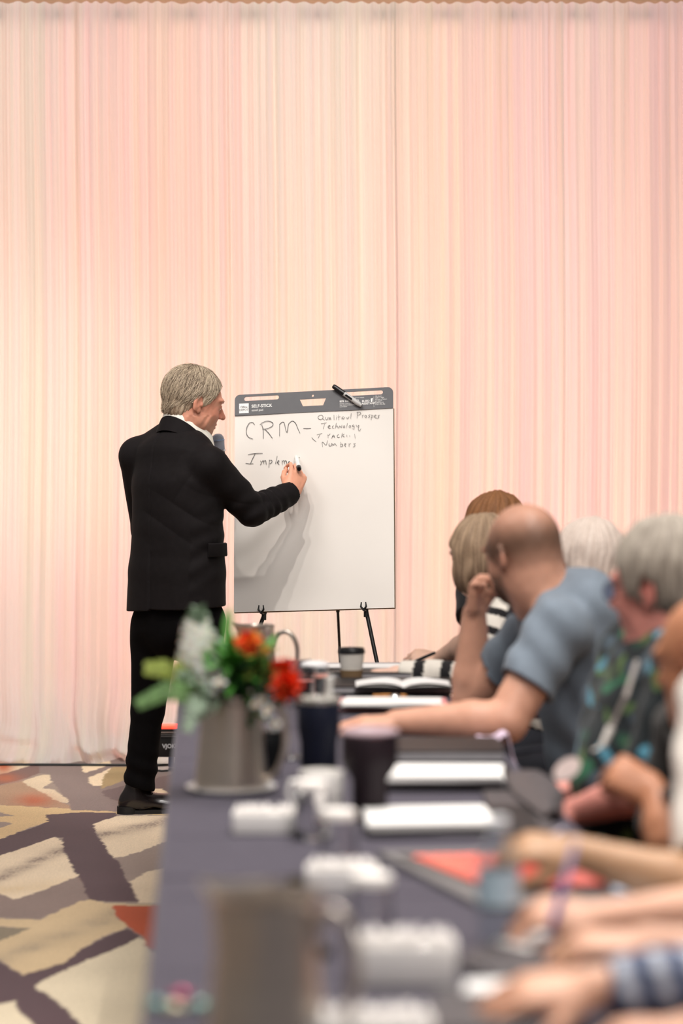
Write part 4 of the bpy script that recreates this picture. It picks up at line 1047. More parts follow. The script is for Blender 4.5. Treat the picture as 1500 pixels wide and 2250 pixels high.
    if collar_:
        Fv = np.cross([0, 0, 1.], ax); Fv = Fv if Fv@H.R[:, 1] > 0 else -Fv
        tilt = N(neck-chest)
        Cn = neck+(H.o-neck)*.10
        def zz(q): return .030*math.cos(math.radians(q))
        link('collar', collar('collar', Cn, np.cross(Fv, [0, 0, 1.]), Fv, lambda q: [(.062+.02*max(-math.cos(math.radians(q)), 0)+r, z+zz(q)) for r, z in ((-.004, -.03), (0, .016), (.005, .018), (.018, -.016), (.020, -.026))], n=30, half=140),
             jm if m.get('col') is None else mat(m['name']+'_collar', m.get('cc', (40, 40, 40)), .8), root)
        if m.get('col') is not None: pass
    if legs:
        tv = Vol(.007)
        tv.add(econe(pelvis+(0, 0, -.03), (.17*w, .13*w), pelvis+(0, 0, .04), (.17*w, .13*w), ax), .02)
        for s, q in (('L', -1), ('R', 1)):
            hp = pelvis+np.array([-.02, -.09*q*(1 if ax[1] < 0 else -1)*-1, -.03]); kn = np.array([hp[0]-.34, hp[1]+.02*q, .50]); an = np.array([kn[0]+.03, kn[1], .12])
            tv.add(cone(hp, .092, kn, .074), .04); tv.add(cone(kn, .072, an, .058), .03)
        link('trousers', tv.build('trousers'), mat('trouser_cloth_%d_%d_%d' % legcol, legcol, .85, bump=.2, bscale=600), root)
    if hair: hair(H, root)
    if beard: beard(H, root)
    chair(pelvis[0]+.03, pelvis[1], chairlab) if chairlab else None
    return root, info

def hair_cap(H, root, c1, c2, grow=.0, faceoff=.052, low=-.03, long=False, name='hair', seed=1, streak=30, top=0.0, balding=False):
    v = Vol(.005); e = .010+grow
    face = H.plane((0, faceoff, 0), (0, 1, -.46))
    v.add(cutp(H.ell((0, -.016, .034+top*.5), (.077+e, .098+e, .090+e+top)), face, H.plane((0, 0, low+.015), (0, .75, -1))), .004)
    v.add(cutp(H.ell((0, -.062, -.012), (.066+e, .045+e, .060+e)), H.plane((0, 0, low), (0, .5, -1)), H.plane((0, -.02, 0), (0, 1, 0))), .015)
    if long:
        v.add(H.ell((0, -.045, -.045), (.088, .062, .085)), .02)
        for s in (-1, 1): v.add(H.ell((s*.078, .01, -.03), (.022, .048, .075)), .02)
    else:
        for s in (-1, 1): v.sub(H.ell((s*.088, -.006, -.006), (.018, .020, .034)), .004)
    if balding: v.sub(H.ell((0, .03, .14), (.055, .075, .05)), .01)
    a, b = lin(c1), lin(c2)
    def colf(V):
        l = H.l(V); an = np.arctan2(l[:, 0], l[:, 1]+.03); s = .5+.5*np.sin(an*streak+l[:, 2]*50+3*np.sin(an*9+seed)); lw = np.clip((.03-l[:, 2])/.12, 0, 1)
        t = np.clip(.50*s+.75*lw, 0, 1)[:, None]; return a*(1-t)+b*t
    def disp(X, Y, Z):
        l = H.l(np.stack([X, Y, Z], 1)); an = np.arctan2(l[:, 0], l[:, 1]+.03); return .0030*np.sin(an*streak*.6+l[:, 2]*40+seed+2*vnoise(X, Y, Z, 40, 2))+.0038*vnoise(X, Y, Z, 75, seed)
    m = mat('hair', (0, 0, 0), .7, attr='Col', var=.15, vscale=200)
    link(name, v.build(name, disp, colf), m, root)
def glasses(H, root, col=(40, 40, 48)):
    m = mat('glasses_frame', col, .3, .5); g = MB()
    for s in (-1, 1):
        pts = [H.w(s*(.032+.023*math.cos(a)), .104-.004*abs(math.cos(a)), .004+.018*math.sin(a)) for a in np.linspace(0, 2*math.pi, 20)]
        g.tube(pts, .0017, 6, False)
        g.tube([H.w(s*.055, .100, .010), H.w(s*.074, .075, .012), H.w(s*.082, -.005, .014), H.w(s*.083, -.022, .002)], .0017, 6)
    g.tube([H.w(-.010, .106, .008), H.w(0, .110, .010), H.w(.010, .106, .008)], .0015, 6)
    link('glasses_frame', g.done('glasses'), m, root)
    for s in (-1, 1):
        pts = [H.w(s*(.032+.022*math.cos(a)), .1035, .004+.017*math.sin(a)) for a in np.linspace(0, 2*math.pi, 20, endpoint=False)]
        link('glasses_lens', MB().prism(pts, (H.R[:, 1])*.0012).done('lens'), mat('lens_glass', (200, 210, 235), .05, trans=.85, ior=1.3), root)

REST = (12, 22, 14); LOOSE = (35, 45, 30); GRIP = (62, 72, 45)
def ew(D): return edge_x(D)+TW          # right (seated) edge of the table
# --- far person with brown hair
D = 8.35
r1, i1 = seated('brown-haired person farthest along the table, writing with a black pen', 0, D,
    face_frame(P(1086, 1184, D), -50, 8, 0, 1.0), P(1100, 1262, D), P(1108, 1330, D), P(1130, 1430, D), np.array([.66, D, .57]), [0.35, -1, 0],
    dict(L=P(1050, 1300, 8.12), R=P(1110, 1306, 8.52)), dict(L=P(1034, 1412, 7.96), R=P(1060, 1440, 8.45)), dict(L=P(962, 1449, 8.10), R=P(990, 1455, 8.3)),
    dict(L=(N([-1, .25, .12]), N([.1, .5, -.9]), (45, 50, 35), (.55, .8, -.3)), R=(N([-1, 0, 0]), (0, 0, -1), REST, (.6, .8, -.3))), (226, 178, 152),
    (dict(name='black_cotton', c=(26, 26, 28)), None, None), .55, hair=lambda H, r: hair_cap(H, r, (146, 98, 58), (96, 62, 38), .012, top=.012, seed=2), h=.006, chairlab='black banquet chair of the person farthest along the table', armk=.9)
q = i1['L']; t_ = q['tips'][0]
marker('black pen held by the farthest seated person over a notepad', P(956, 1434, 8.0), P(880, 1466, 8.04), mat('pen_black', (24, 20, 22), .3), mk_blk, .0050, .35, 'pen')
# --- woman with striped sleeves
D = 7.72
def stripes(V):
    a = P(1035, 1490, 7.52); b = P(865, 1478, 7.58); ax = N(b-a); t = (V-a)@ax; dist = np.linalg.norm(V-a-np.outer(np.clip(t, 0, 1), ax), axis=1)
    arm = (dist < .09) & (t > -.02)
    s1 = np.mod(t, .088) < .054
    s2 = np.mod(V[:, 2]+.35*V[:, 0]+.15*(V[:, 1]-D), .066) < .040
    w_ = np.where(arm, s1, s2); return np.where(w_[:, None], lin((224, 218, 206)), lin((24, 22, 24)))
r2, i2 = seated('person with a blond-grey bob in a striped top, arm flat on an open notebook', 0, D,
    face_frame(P(1058, 1228, D), -48, 8, 0, 1.02), P(1090, 1318, D), P(1110, 1400, D), P(1130, 1500, D), np.array([.70, D, .57]), [0.35, -1, 0],
    dict(L=P(1108, 1372, 7.56), R=P(1090, 1362, 7.90)), dict(L=P(1050, 1492, 7.50), R=P(1040, 1490, 7.85)), dict(L=P(872, 1479, 7.57), R=P(935, 1484, 7.80)),
    dict(L=(N([-1, .02, -.05]), N([.1, .05, -1]), (14, 26, 16), (.75, .7, -.25)), R=(N([-1, 0, 0]), (0, 0, -1), REST, (.6, .8, -.3))), (232, 184, 160),
    (dict(name='striped_knit', c=0, col=1, cc=(30, 28, 30), part='striped_top'), stripes, None), 1.95,
    hair=lambda H, r: hair_cap(H, r, (174, 148, 120), (92, 70, 52), .008, long=True, seed=4), h=.006, chairlab='black banquet chair of the striped-top person', armk=.88, collar_=False)
link('bracelet', MB().tube([P(872, 1479, 7.57)+np.array([.01, .030*math.cos(a), .030*math.sin(a)]) for a in np.linspace(0, 2*math.pi, 24)], .0022, 6, False).done('bracelet'), mat('gold', (206, 170, 96), .25, 1), r2)
# --- white-haired person
D = 7.05
r4, i4 = seated('white-haired person facing away, seen behind the shoulder of the man in the blue-grey polo', 0, D,
    face_frame(P(1292, 1252, D), -30, 4, 0, 1.05), P(1318, 1345, D), P(1325, 1430, D), P(1330, 1530, D), np.array([.76, D, .57]), [0.35, -1, 0],
    dict(L=P(1335, 1392, 6.88), R=P(1290, 1386, 7.22)), dict(L=P(1270, 1540, 6.90), R=P(1240, 1535, 7.15)), dict(L=P(1120, 1548, 6.98), R=P(1130, 1532, 7.12)),
    dict(L=(N([-1, 0, 0]), (0, 0, -1), REST, (.6, .8, -.3)), R=(N([-1, 0, 0]), (0, 0, -1), REST, (.6, .8, -.3))), (214, 140, 110),
    (dict(name='lilac_cotton', c=(214, 186, 204)), None, None), 1.9, hair=lambda H, r: hair_cap(H, r, (222, 208, 196), (180, 158, 142), .008, low=-.028, top=.004, seed=6, streak=44), h=.006, chairlab='black banquet chair of the white-haired person')
# --- man in the blue-grey polo, chin on his fist
D = 6.42
PH_ = face_frame(P(1150, 1218, D), -38, 12, -4, 1.12)
def stub(l, c):
    near = (np.linalg.norm(l-np.array([0, -.01, .0]), axis=1) < .150) & (np.abs(l[:, 0]) < .088) & (l[:, 1] < .102)
    cap = np.clip((l[:, 2]-.0-1.0*(l[:, 1]-.055)+.0)/.02, 0, 1)*(l[:, 1] < .09); cap = cap*np.clip((l[:, 2]+.050)/.02, 0, 1)
    thin = .30+.65*np.exp(-((l[:, 2]-.022)/.045)**2)
    k = (near*cap*thin*.92)[:, None]; c = c*(1-k)+lin((84, 62, 48))*k
    b = (near*np.clip((-.028-l[:, 2])/.02, 0, 1)*np.clip((l[:, 1]-.005)/.02, 0, 1)*np.clip((.125+l[:, 2])/.01, 0, 1)*.8)[:, None]
    return c*(1-b)+lin((92, 64, 48))*b
def beardf(H, r):
    v = Vol(.005)
    v.add(cutp(H.ell((0, .036, -.060), (.060, .062, .062)), H.plane((0, 0, -.040), (0, -.3, 1)), H.plane((0, .012, 0), (0, -1, 0))), .01)
    v.sub(H.ell((0, .098, -.058), (.022, .02, .008)), .004)
    link('beard', v.build('beard', lambda X, Y, Z: .002*vnoise(X, Y, Z, 160, 3)), mat('beard_brown', (84, 58, 44), .9, var=.3, vscale=200), r)
ND = N([-.1, -.995, 0])
def pcol(V): return None
r3, i3 = seated('close-cropped bearded man in a blue-grey polo shirt resting his chin on his fist', 0, D,
    PH_, P(1196, 1318, D), np.array([.615, D, 1.035]), np.array([.675, D, .80]), np.array([.71, D, .57]), [0.42, -1, 0],
    dict(L=P(1226, 1382, 6.24), R=P(1190, 1372, 6.62)), dict(L=P(1112, 1586, 6.15), R=P(1036, 1545, 6.74)), dict(L=P(872, 1588, 6.19), R=P(1042, 1348, 6.72)),
    dict(L=(N([-1, .04, -.02]), N([.05, .1, -1]), (16, 30, 20), (.7, .75, -.3)), R=(N([.12, -.25, 1]), N([.8, -.5, .1]), (72, 85, 50), (.3, .9, -.5))), (206, 146, 118),
    (dict(name='blue_grey_pique', c=(112, 123, 134)), None, lambda X, Y, Z: .0040*np.sin(Z*42+X*50+2.5*vnoise(X, Y, Z, 9, 5))*(Z < 1.15)+.0035*vnoise(X, Y, Z, 24, 3)), .62,
    shade=stub, beard=beardf, h=.005, chairlab='black banquet chair of the man in the blue-grey polo', armk=1.24, w=1.04, nr=.064, legcol=(30, 34, 46))
# --- grey-haired man in the leaf-print shirt
D = 5.12
def leafprint(V):
    a = vnoise(V[:, 0], V[:, 1]*.7, V[:, 2], 62, 3); b = vnoise(V[:, 0]+.3, V[:, 1], V[:, 2], 80, 8); c = vnoise(V[:, 0], V[:, 1]*.7+.2, V[:, 2]*1.3, 58, 5)
    col = np.tile(lin((15, 24, 27)), (len(V), 1))
    col[a > .55] = lin((26, 62, 46)); col[(b > .58)] = lin((84, 110, 60)); col[(c > .66)] = lin((84, 146, 168)); col[(c < -.60)] = lin((36, 96, 66)); col[(a < -.6)] = lin((60, 74, 84)); return col
H5 = face_frame(P(1456, 1294, D), -56, 6, 0, 1.08)
r5, i5 = seated('grey-haired man in glasses and a dark leaf-print shirt with a lanyard', 0, D,
    H5, P(1470, 1420, D), np.array([.70, D, .98]), np.array([.665, D, .78]), np.array([.74, D, .57]), [0.45, -1, 0],
    dict(L=np.array([.71, 4.97, 1.045]), R=np.array([.64, 5.32, 1.035])), dict(L=np.array([.64, 4.93, .80]), R=np.array([.57, 5.25, .80])), dict(L=P(1262, 1785, 5.02), R=P(1300, 1735, 5.2)),
    dict(L=(N([-1, .1, -.05]), N([.2, .3, -1]), LOOSE, (.6, .8, -.3)), R=(N([-1, -.1, 0]), (0, 0, -1), REST, (.6, .8, -.3))), (212, 134, 118),
    (dict(name='leaf_print_cloth', c=0, col=1, cc=(26, 48, 42), part='leaf_print_shirt'), leafprint, None), .85,
    hair=lambda H, r: hair_cap(H, r, (160, 151, 138), (84, 74, 66), .007, faceoff=.042, low=-.05, top=.004, seed=9, streak=36), h=.0055, chairlab='black banquet chair of the man in the leaf-print shirt', w=1.05, fat=.03, armk=1.05)
glasses(H5, r5)
lw = MB(); lp = [P(1400, 1450, 4.98), P(1374, 1530, 4.90), P(1350, 1580, 4.90), P(1322, 1640, 4.88)]
for a, b in zip(lp, lp[1:]):
    d = N(b-a); s_ = N(np.cross(d, [0, 1, 0]))*.0045; lw.prism([a-s_, a+s_, b+s_, b-s_], np.array([0, .002, 0]))
link('lanyard', lw.done('lanyard'), mat('grey_lanyard', (150, 142, 136), .7), r5)
cl = Frame(P(1328, 1622, 4.87), N(lp[3]-lp[2]), (0, -1, 0)); link('badge_clip', MB().tube([lp[2]+(lp[3]-lp[2])*.3+(0, -.006, 0), lp[3]+(0, -.004, 0)], [.009, .006], 8).tube([lp[3], P(1302, 1650, 4.87)], .003, 6).done('clip'), mat('white_clip', (225, 220, 212), .4), r5)
bd = Frame(P(1245, 1690, 4.84), N(P(1245, 1690, 4.84)-P(1302, 1650, 4.87)), (0, -1, 0))
link('name_badge', sweep('badge', [[bd.w(x_*math.sqrt(max(0, 1-((y_)/.034)**2))*1.0, y_, z_) for x_, z_ in ((-.019, 0), (.019, 0), (.019, .002), (-.019, .002))] for y_ in np.linspace(-.033, .033, 12)]), mat('badge_pale', (246, 226, 220), .3), r5)
# --- bald man at the right edge
D = 4.62
H6 = face_frame(np.array([.705, D, 1.085]), -52, 14, 0, 1.05)
r6, i6 = seated('bald brown-skinned man half out of the picture, hands clasped over the table edge', 0, D,
    H6, np.array([.71, D, .985]), np.array([.76, D, .90]), np.array([.79, D, .74]), np.array([.80, D, .56]), [0.3, -1, 0],
    dict(L=np.array([.735, 4.46, .93]), R=np.array([.69, 4.80, .93])), dict(L=np.array([.60, 4.42, .765]), R=np.array([.64, 4.86, .62])), dict(L=P(1438, 1742, 4.50), R=np.array([.50, 4.85, .60])),
    dict(L=(N([-.80, .30, .42]), N([-.15, .75, -.5]), (70, 85, 50), (.25, .9, -.6)), R=(N([-1, 0, 0]), N([0, 0, -1]), REST, (.4, .85, -.4))), (186, 120, 84),
    (dict(name='dark_green_cloth', c=(52, 50, 48)), None, None), .7, h=.0055, chairlab='black banquet chair of the bald man at the picture\'s edge', armk=.95, w=.9)
# --- three writers whose bodies are outside the picture
def writer(label, D, bx, shirt, skin, sh, el, wr, hands, sleeve, lab2, **k):
    return seated(label, 0, D, face_frame(np.array([bx, D, 1.27]), -50, 10), np.array([bx+.02, D, 1.14]), np.array([bx+.05, D, 1.00]), np.array([bx+.06, D, .80]), np.array([bx+.08, D, .57]), [0.2, -1, 0],
        sh, el, wr, hands, skin, shirt, sleeve, hair=lambda H, r: hair_cap(H, r, (120, 100, 80), (80, 62, 48), .01, seed=3), h=.0065, chairlab=lab2, **k)
r7, i7 = writer('person in a pale beige shirt, bare forearm across the table, wrist bent', 4.15, .82, (dict(name='pale_beige_cloth', c=(206, 200, 190)), None, None), (192, 142, 104),
    dict(L=np.array([.84, 3.96, 1.06]), R=np.array([.665, 4.28, 1.04])), dict(L=np.array([.86, 3.84, .80]), R=np.array([.60, 3.93, .768])), dict(L=np.array([.64, 3.80, .79]), R=P(1264, 1872, 3.98)),
    dict(R=(N([-1, -.05, .10]), N([.1, .45, -1]), (40, 50, 35), (.5, .85, -.4)), L=(N([-1, 0, 0]), (0, 0, -1), REST, (.6, .8, -.3))), .88, 'black banquet chair of the person in the pale beige shirt')
r8, i8 = writer('person writing with a blue pen, wearing a gold ring, bare forearms on the table', 3.56, .86, (dict(name='pale_blue_cloth', c=(176, 190, 214)), None, None), (228, 170, 140),
    dict(L=np.array([.84, 3.38, 1.04]), R=np.array([.80, 3.72, 1.04])), dict(L=np.array([.68, 3.22, .80]), R=np.array([.66, 3.60, .81])), dict(L=P(1420, 2078, 3.30), R=P(1318, 2022, 3.50)),
    dict(R=(N([-1, .1, .12]), N([.1, .4, -1]), (42, 52, 35), (.5, .85, -.4)), L=(N([-1, .05, 0]), N([.1, .1, -1]), LOOSE, (.6, .8, -.3))), .7, 'black banquet chair of the person with the gold ring')
r9, i9 = writer('person in a blue plaid shirt, nearest the camera, one hand flat on the table', 3.02, .84, (dict(name='plaid_cloth', c=0, col=1, cc=(70, 84, 110), part='plaid_shirt'), lambda V: np.where((np.mod(V[:, 0]*1.0+V[:, 2]*.3, .046) < .02)[:, None], lin((196, 202, 214)), lin((74, 86, 116)))*np.where((np.mod(V[:, 1]+V[:, 2], .04) < .016)[:, None], .6, 1.0), None), (232, 172, 140),
    dict(L=np.array([.84, 2.84, 1.04]), R=np.array([.80, 3.18, 1.03])), dict(L=np.array([.70, 2.80, .80]), R=np.array([.62, 3.12, .805])), dict(L=P(1520, 2275, 2.92), R=P(1296, 2172, 3.10)),
    dict(R=(N([-1, -.04, -.05]), N([.1, .3, -1]), (22, 28, 18), (.75, .7, -.25)), L=(N([-1, .05, 0]), N([0, 0, -1]), LOOSE, (.6, .8, -.3))), 1.93, 'black banquet chair of the person in the plaid shirt')
ringc = i8['L']['w'](-.010, .115, -.01)
link('gold_ring', MB().tube([ringc+np.array([0, .0105*math.cos(a), .0105*math.sin(a)]) for a in np.linspace(0, 2*math.pi, 20)], .0025, 6, False).done('ring'), mat('gold', (206, 170, 96), .25, 1), r8)
# ================================================================= THINGS ON THE TABLES
steel = mat('brushed_steel', (196, 186, 174), .32, .9, var=.05, vscale=6, bump=.05, bscale=40, stretch=(1, 1, 12))
white_china = mat('white_china', (250, 248, 244), .3, var=.02, coat=.2)
glass = mat('clear_glass', (250, 250, 250), .03, trans=1.0, ior=1.45, var=0.0, spec=.6)
plastic_clear = mat('clear_plastic', (240, 246, 250), .08, trans=.95, ior=1.2, var=0.0)
paper_w = mat('white_paper', (236, 235, 232), .8, var=.02, vscale=8, bump=.1, bscale=20)
paper_cap = mat('paper_cap', (238, 234, 228), .8, bump=.2, bscale=60)
black_v = mat('black_vinyl', (16, 16, 19), .5, bump=.15, bscale=400)
grey_v = mat('grey_vinyl', (166, 164, 166), .40, bump=.05)
def pitcher(px, py, label, h=.2, rb=.076, rt=.060, az=0, group='steel water pitchers', hk=1.0):
    b = Pt(px, py); t = empty('steel_pitcher', b, math.radians(az), label, 'pitcher', group)
    prof = [(0, .0), (rb*.93, 0), (rb, .006), (rb*1.0, .012), (rb*.985, .03), (rb*.93, h*.35), (rb*.86, h*.65), (rt*1.02, h*.9), (rt*1.01, h-.006), (rt*1.06, h-.002), (rt*1.06, h), (rt*1.02, h), (rt*.97, h-.006), (rt*.97, h*.88), (rb*.80, h*.6), (rb*.88, h*.3), (rb*.9, .02), (0, .014)]
    me = MB().lathe(prof, 48).done('body')
    for v in me.vertices:      # pouring lip opposite the handle
        if v.co.z > h*.78:
            a = math.atan2(v.co.y, v.co.x); w = math.exp(-((abs(a)-math.pi)/.38)**2)*((v.co.z-h*.78)/(h*.22))**2
            v.co.x -= .020*w; v.co.z += .008*w
    kid('body', me, steel, t)
    ha = [(rb*.83, .66), (rb*.92, .84), (rb*1.12, .92), (rb*1.38, .88), (rb*1.56, .70), (rb*1.55, .46), (rb*1.38, .24), (rb*1.15, .12), (rb*.96, .10)]
    pts = [np.array([x_*hk+rb*(1-hk)*.9, 0, z_*h]) for x_, z_ in ha]
    for _ in range(2):
        q = [pts[0]]
        for a, c in zip(pts, pts[1:]): q += [.75*a+.25*c, .25*a+.75*c]
        q.append(pts[-1]); pts = q
    kid('handle', MB().tube(pts, .0072, 12).done('handle'), steel, t)
    return t, b
pit1, pb1 = pitcher(508, 1738, 'steel pitcher on a white plate holding the flower bouquet', rb=.078, rt=.064, az=-14)
pit2, pb2 = pitcher(563, 1520, 'farther steel pitcher behind the bouquet, its curved handle to the right', rb=.064, rt=.053, az=-8, hk=1.6)
pit3, pb3 = pitcher(585, 2318, 'blurred steel pitcher nearest the camera, cut off by the lower edge', rb=.074, rt=.064, az=-20)
pl = empty('plate', pb1-(0, 0, .0), 0, 'white round plate under the flower pitcher', 'plate')
kid('dish', MB().lathe([(0, 0), (.070, 0), (.092, .006), (.097, .012), (.094, .013), (.070, .007), (0, .006)], 48).done('plate'), white_china, pl)
pit1.location.z += .0075; pb1 = pb1+(0, 0, .0075)
# ---- bouquet
green_d = mat('leaf_green', (74, 138, 52), .6, var=.3, vscale=60); green_l = mat('leaf_yellow_green', (142, 158, 72), .6, var=.25, vscale=60)
green_f = mat('fern_green', (104, 140, 84), .6, var=.3, vscale=60); green_g = mat('eucalyptus_green', (140, 160, 138), .6, var=.2, vscale=60)
petal_w = mat('white_petal', (250, 250, 244), .7, var=.04, vscale=80, sss=.3); petal_o = mat('orange_petal', (232, 84, 36), .55, var=.25, vscale=90); petal_r = mat('red_petal', (224, 62, 26), .55, var=.3, vscale=90); petal_y = mat('yellow_petal', (240, 178, 60), .55, var=.2)
rim = pb1+(0, 0, .19)
def leaf_mesh(mb, base, d, L, w, up=(0, 0, 1), curl=.25, n=6):
    d = N(d); s = N(np.cross(d, up)) if abs(d@np.asarray(up, float)) < .97 else np.array([1., 0, 0]); nn = np.cross(s, d); rows = []
    for i in range(n+1):
        t = i/n; c = np.asarray(base)+d*L*t-nn*curl*L*t*t; ww = w*math.sin(math.pi*min(1, t*.92+.06))**.8
        rows.append([mb.bm.verts.new(tuple(c-s*ww)), mb.bm.verts.new(tuple(c+nn*ww*-.25)), mb.bm.verts.new(tuple(c+s*ww))])
    for a, b in zip(rows, rows[1:]):
        for j in range(2): mb.bm.faces.new((a[j], a[j+1], b[j+1], b[j]))
def stem_pts(top, sway=(0, 0)):
    a = pb1+np.array([sway[0]*.3, sway[1]*.3, .02]); m = rim*.5+np.asarray(top)*.5+np.array([0, 0, .01]); m[:2] = rim[:2]*.75+np.asarray(top)[:2]*.25
    return [a, rim+(np.asarray(top)-rim)*.15*np.array([1, 1, 0]), m, np.asarray(top)]
PB = [P(432, 1330, 5.2), P(503, 1528, 5.2)]
def bq(name, label, cat, top, stemmat):
    t = empty(name, pb1+(0, 0, .02), 0, label, cat, 'flowers and greens in the steel pitcher')
    link('stem', MB().tube(stem_pts(top), .0022, 6).done('stem'), stemmat, t)
    return t
st = bq('white_stock_flower', 'tall white flower spike leaning left out of the flower pitcher', 'flower', P(434, 1335, 5.2), green_g)
rg = np.random.default_rng(5)
axis = [P(434, 1335, 5.2), P(432, 1380, 5.19), P(440, 1430, 5.18), P(448, 1478, 5.17), P(470, 1520, 5.18)]
for i in range(64):
    t_ = i/63.0; k = t_*(len(axis)-1); a = axis[int(min(k, len(axis)-2))]; b = axis[int(min(k, len(axis)-2))+1]; c = a+(b-a)*(k-int(min(k, len(axis)-2)))
    ang = i*2.4; rr = (.007+.027*min(1, t_*1.4))
    c = c+np.array([math.cos(ang)*rr, math.sin(ang)*rr, 0]); sz = .008+.012*min(1, t_*1.7)
    mb = MB()
    for p_ in range(5):
        q = 2*math.pi*p_/5+i; d = N([math.cos(ang)*.8+.7*math.cos(q)*math.sin(ang), math.sin(ang)*.8-.7*math.cos(q)*math.cos(ang), .25+.8*math.sin(q)])
        leaf_mesh(mb, c, d, sz*1.5, sz*.75, up=(.3, .2, 1), n=3)
    mb.sphere(c, sz*.5, 1)
    link('floret', mb.done('floret', False), petal_w if t_ > .16 else green_g, st)
def fern(label, pts, L, m, w=.0055, n=24, name='fern_frond'):
    t = bq(name, label, 'foliage', pts[-1], m); pts = [np.asarray(p) for p in pts]
    link('rib', MB().tube(pts, .0016, 6).done('rib'), m, t)
    k0 = len(pts)-1
    for i in range(n):
        t_ = .08+.92*i/(n-1); k = t_*k0; a = int(min(k, k0-1)); c = pts[a]+(pts[a+1]-pts[a])*(k-a); d = N(pts[a+1]-pts[a])
        for s in (-1, 1):
            mb = MB(); o_ = N(np.cross(d, [0, -1, .25])); leaf_mesh(mb, c, N(o_*s+d*.55+rg.normal(0, .12, 3)), L*1.15*(1.1-.70*t_), w, up=(0, -1, .3), n=4)
            link('leaflet', mb.done('leaflet'), m, t)
fern('yellow-green fern frond reaching farthest left and up from the flower pitcher', [P(480, 1545, 5.2), P(440, 1512, 5.15), P(380, 1470, 5.1), P(325, 1468, 5.08)], .034, green_l)
fern('blue-green fern frond drooping lowest at the left of the flower pitcher', [P(475, 1550, 5.2), P(430, 1525, 5.1), P(370, 1515, 5.05), P(308, 1545, 5.02)], .030, green_f)
fern('grey-green sprig hanging over the left rim of the flower pitcher', [P(470, 1545, 5.2), P(450, 1530, 5.1), P(425, 1555, 5.04), P(412, 1600, 5.02)], .030, green_g, n=12)
fern('grey-green sprig standing between the white spike and the fern at left', [P(470, 1550, 5.2), P(440, 1540, 5.15), P(415, 1500, 5.12), P(398, 1480, 5.1)], .030, green_g, n=12)
def bush(label, c, r, m, n, L, w, seed):
    t = bq('leafy_stem', label, 'foliage', c, m); rg2 = np.random.default_rng(seed)
    for i in range(n):
        d = N(rg2.normal(0, 1, 3)+np.array([0, -.2, .7])); b = np.asarray(c)+rg2.normal(0, .35, 3)*r
        mb = MB(); leaf_mesh(mb, b, d, L*rg2.uniform(.7, 1.2), w, n=5); link('leaf', mb.done('leaf'), m, t)
bush('pale green feathery sprig at the left rim, below the yellow-green fern', P(448, 1535, 5.1), .045, green_g, 36, .034, .0055, 7)
bush('soft green feathery sprig behind the white spike at left', P(405, 1515, 5.12), .034, green_f, 26, .032, .005, 8)
bush('bright green long-leaved stem rising beside the white spike', P(520, 1462, 5.15), .060, green_d, 90, .070, .0105, 1)
bush('dark green leafy stem filling the middle of the bouquet', P(550, 1498, 5.14), .060, mat('leaf_dark', (34, 74, 32), .6, var=.3, vscale=60), 70, .055, .012, 2)
bush('yellow-green leafy stem under the upper orange flower', P(562, 1456, 5.16), .042, green_l, 34, .045, .011, 3)
bush('dark green leafy stem at the right rim by the red flower', P(590, 1512, 5.2), .030, mat('leaf_dark'), 26, .045, .009, 4)
def bloom(label, c, r, m, m2, seed, petals=26):
    t = bq('flower', label, 'flower', c, green_d); rg2 = np.random.default_rng(seed)
    for i in range(petals):
        ph = i*2.4; th = .35+1.25*i/petals; d = N([math.cos(ph)*math.sin(th), -abs(math.cos(th))*.75-.15, math.sin(ph)*math.sin(th)])
        mb = MB(); leaf_mesh(mb, np.asarray(c)-d*.002, d, r*rg2.uniform(.8, 1.15), r*.34, up=N(rg2.normal(0, 1, 3)), n=4, curl=.35); link('petal', mb.done('petal'), m if i % 4 else m2, t)
    link('flower_centre', MB().sphere(np.asarray(c)+(0, -.006, 0), r*.22, 2).done('centre'), petal_y, t)
bloom('upper orange flower in front of the farther steel pitcher', P(547, 1413, 5.07), .032, petal_o, petal_y, 1, 34)
bloom('lower red-orange flower hanging over the right rim, largest of the blooms', P(630, 1507, 5.07), .040, petal_r, petal_o, 2, 38)
bloom('small red flower just above the large red-orange one', P(624, 1466, 5.09), .030, petal_r, petal_o, 3, 24)
bloom('small yellow flower bud between the orange and red blooms', P(600, 1478, 5.12), .013, petal_y, petal_o, 4, 14)
bloom('tiny yellow bud beside the upper orange flower', P(582, 1428, 5.12), .011, petal_y, petal_o, 5, 12)
for k_, (x_, y_, s_) in enumerate([(560, 1548, .016), (588, 1562, .018), (605, 1590, .016), (575, 1535, .014), (482, 1500, .016)]):
    bloom(['small white blossom on the front rim of the flower pitcher', 'small white blossom drooping just above the pitcher handle', 'lowest small white blossom, over the pitcher handle',
           'small white blossom tucked under the dark leaves', 'small white blossom at the foot of the white spike'][k_], P(x_, y_, 5.08), s_, petal_w, petal_w, 10+k_, 16)
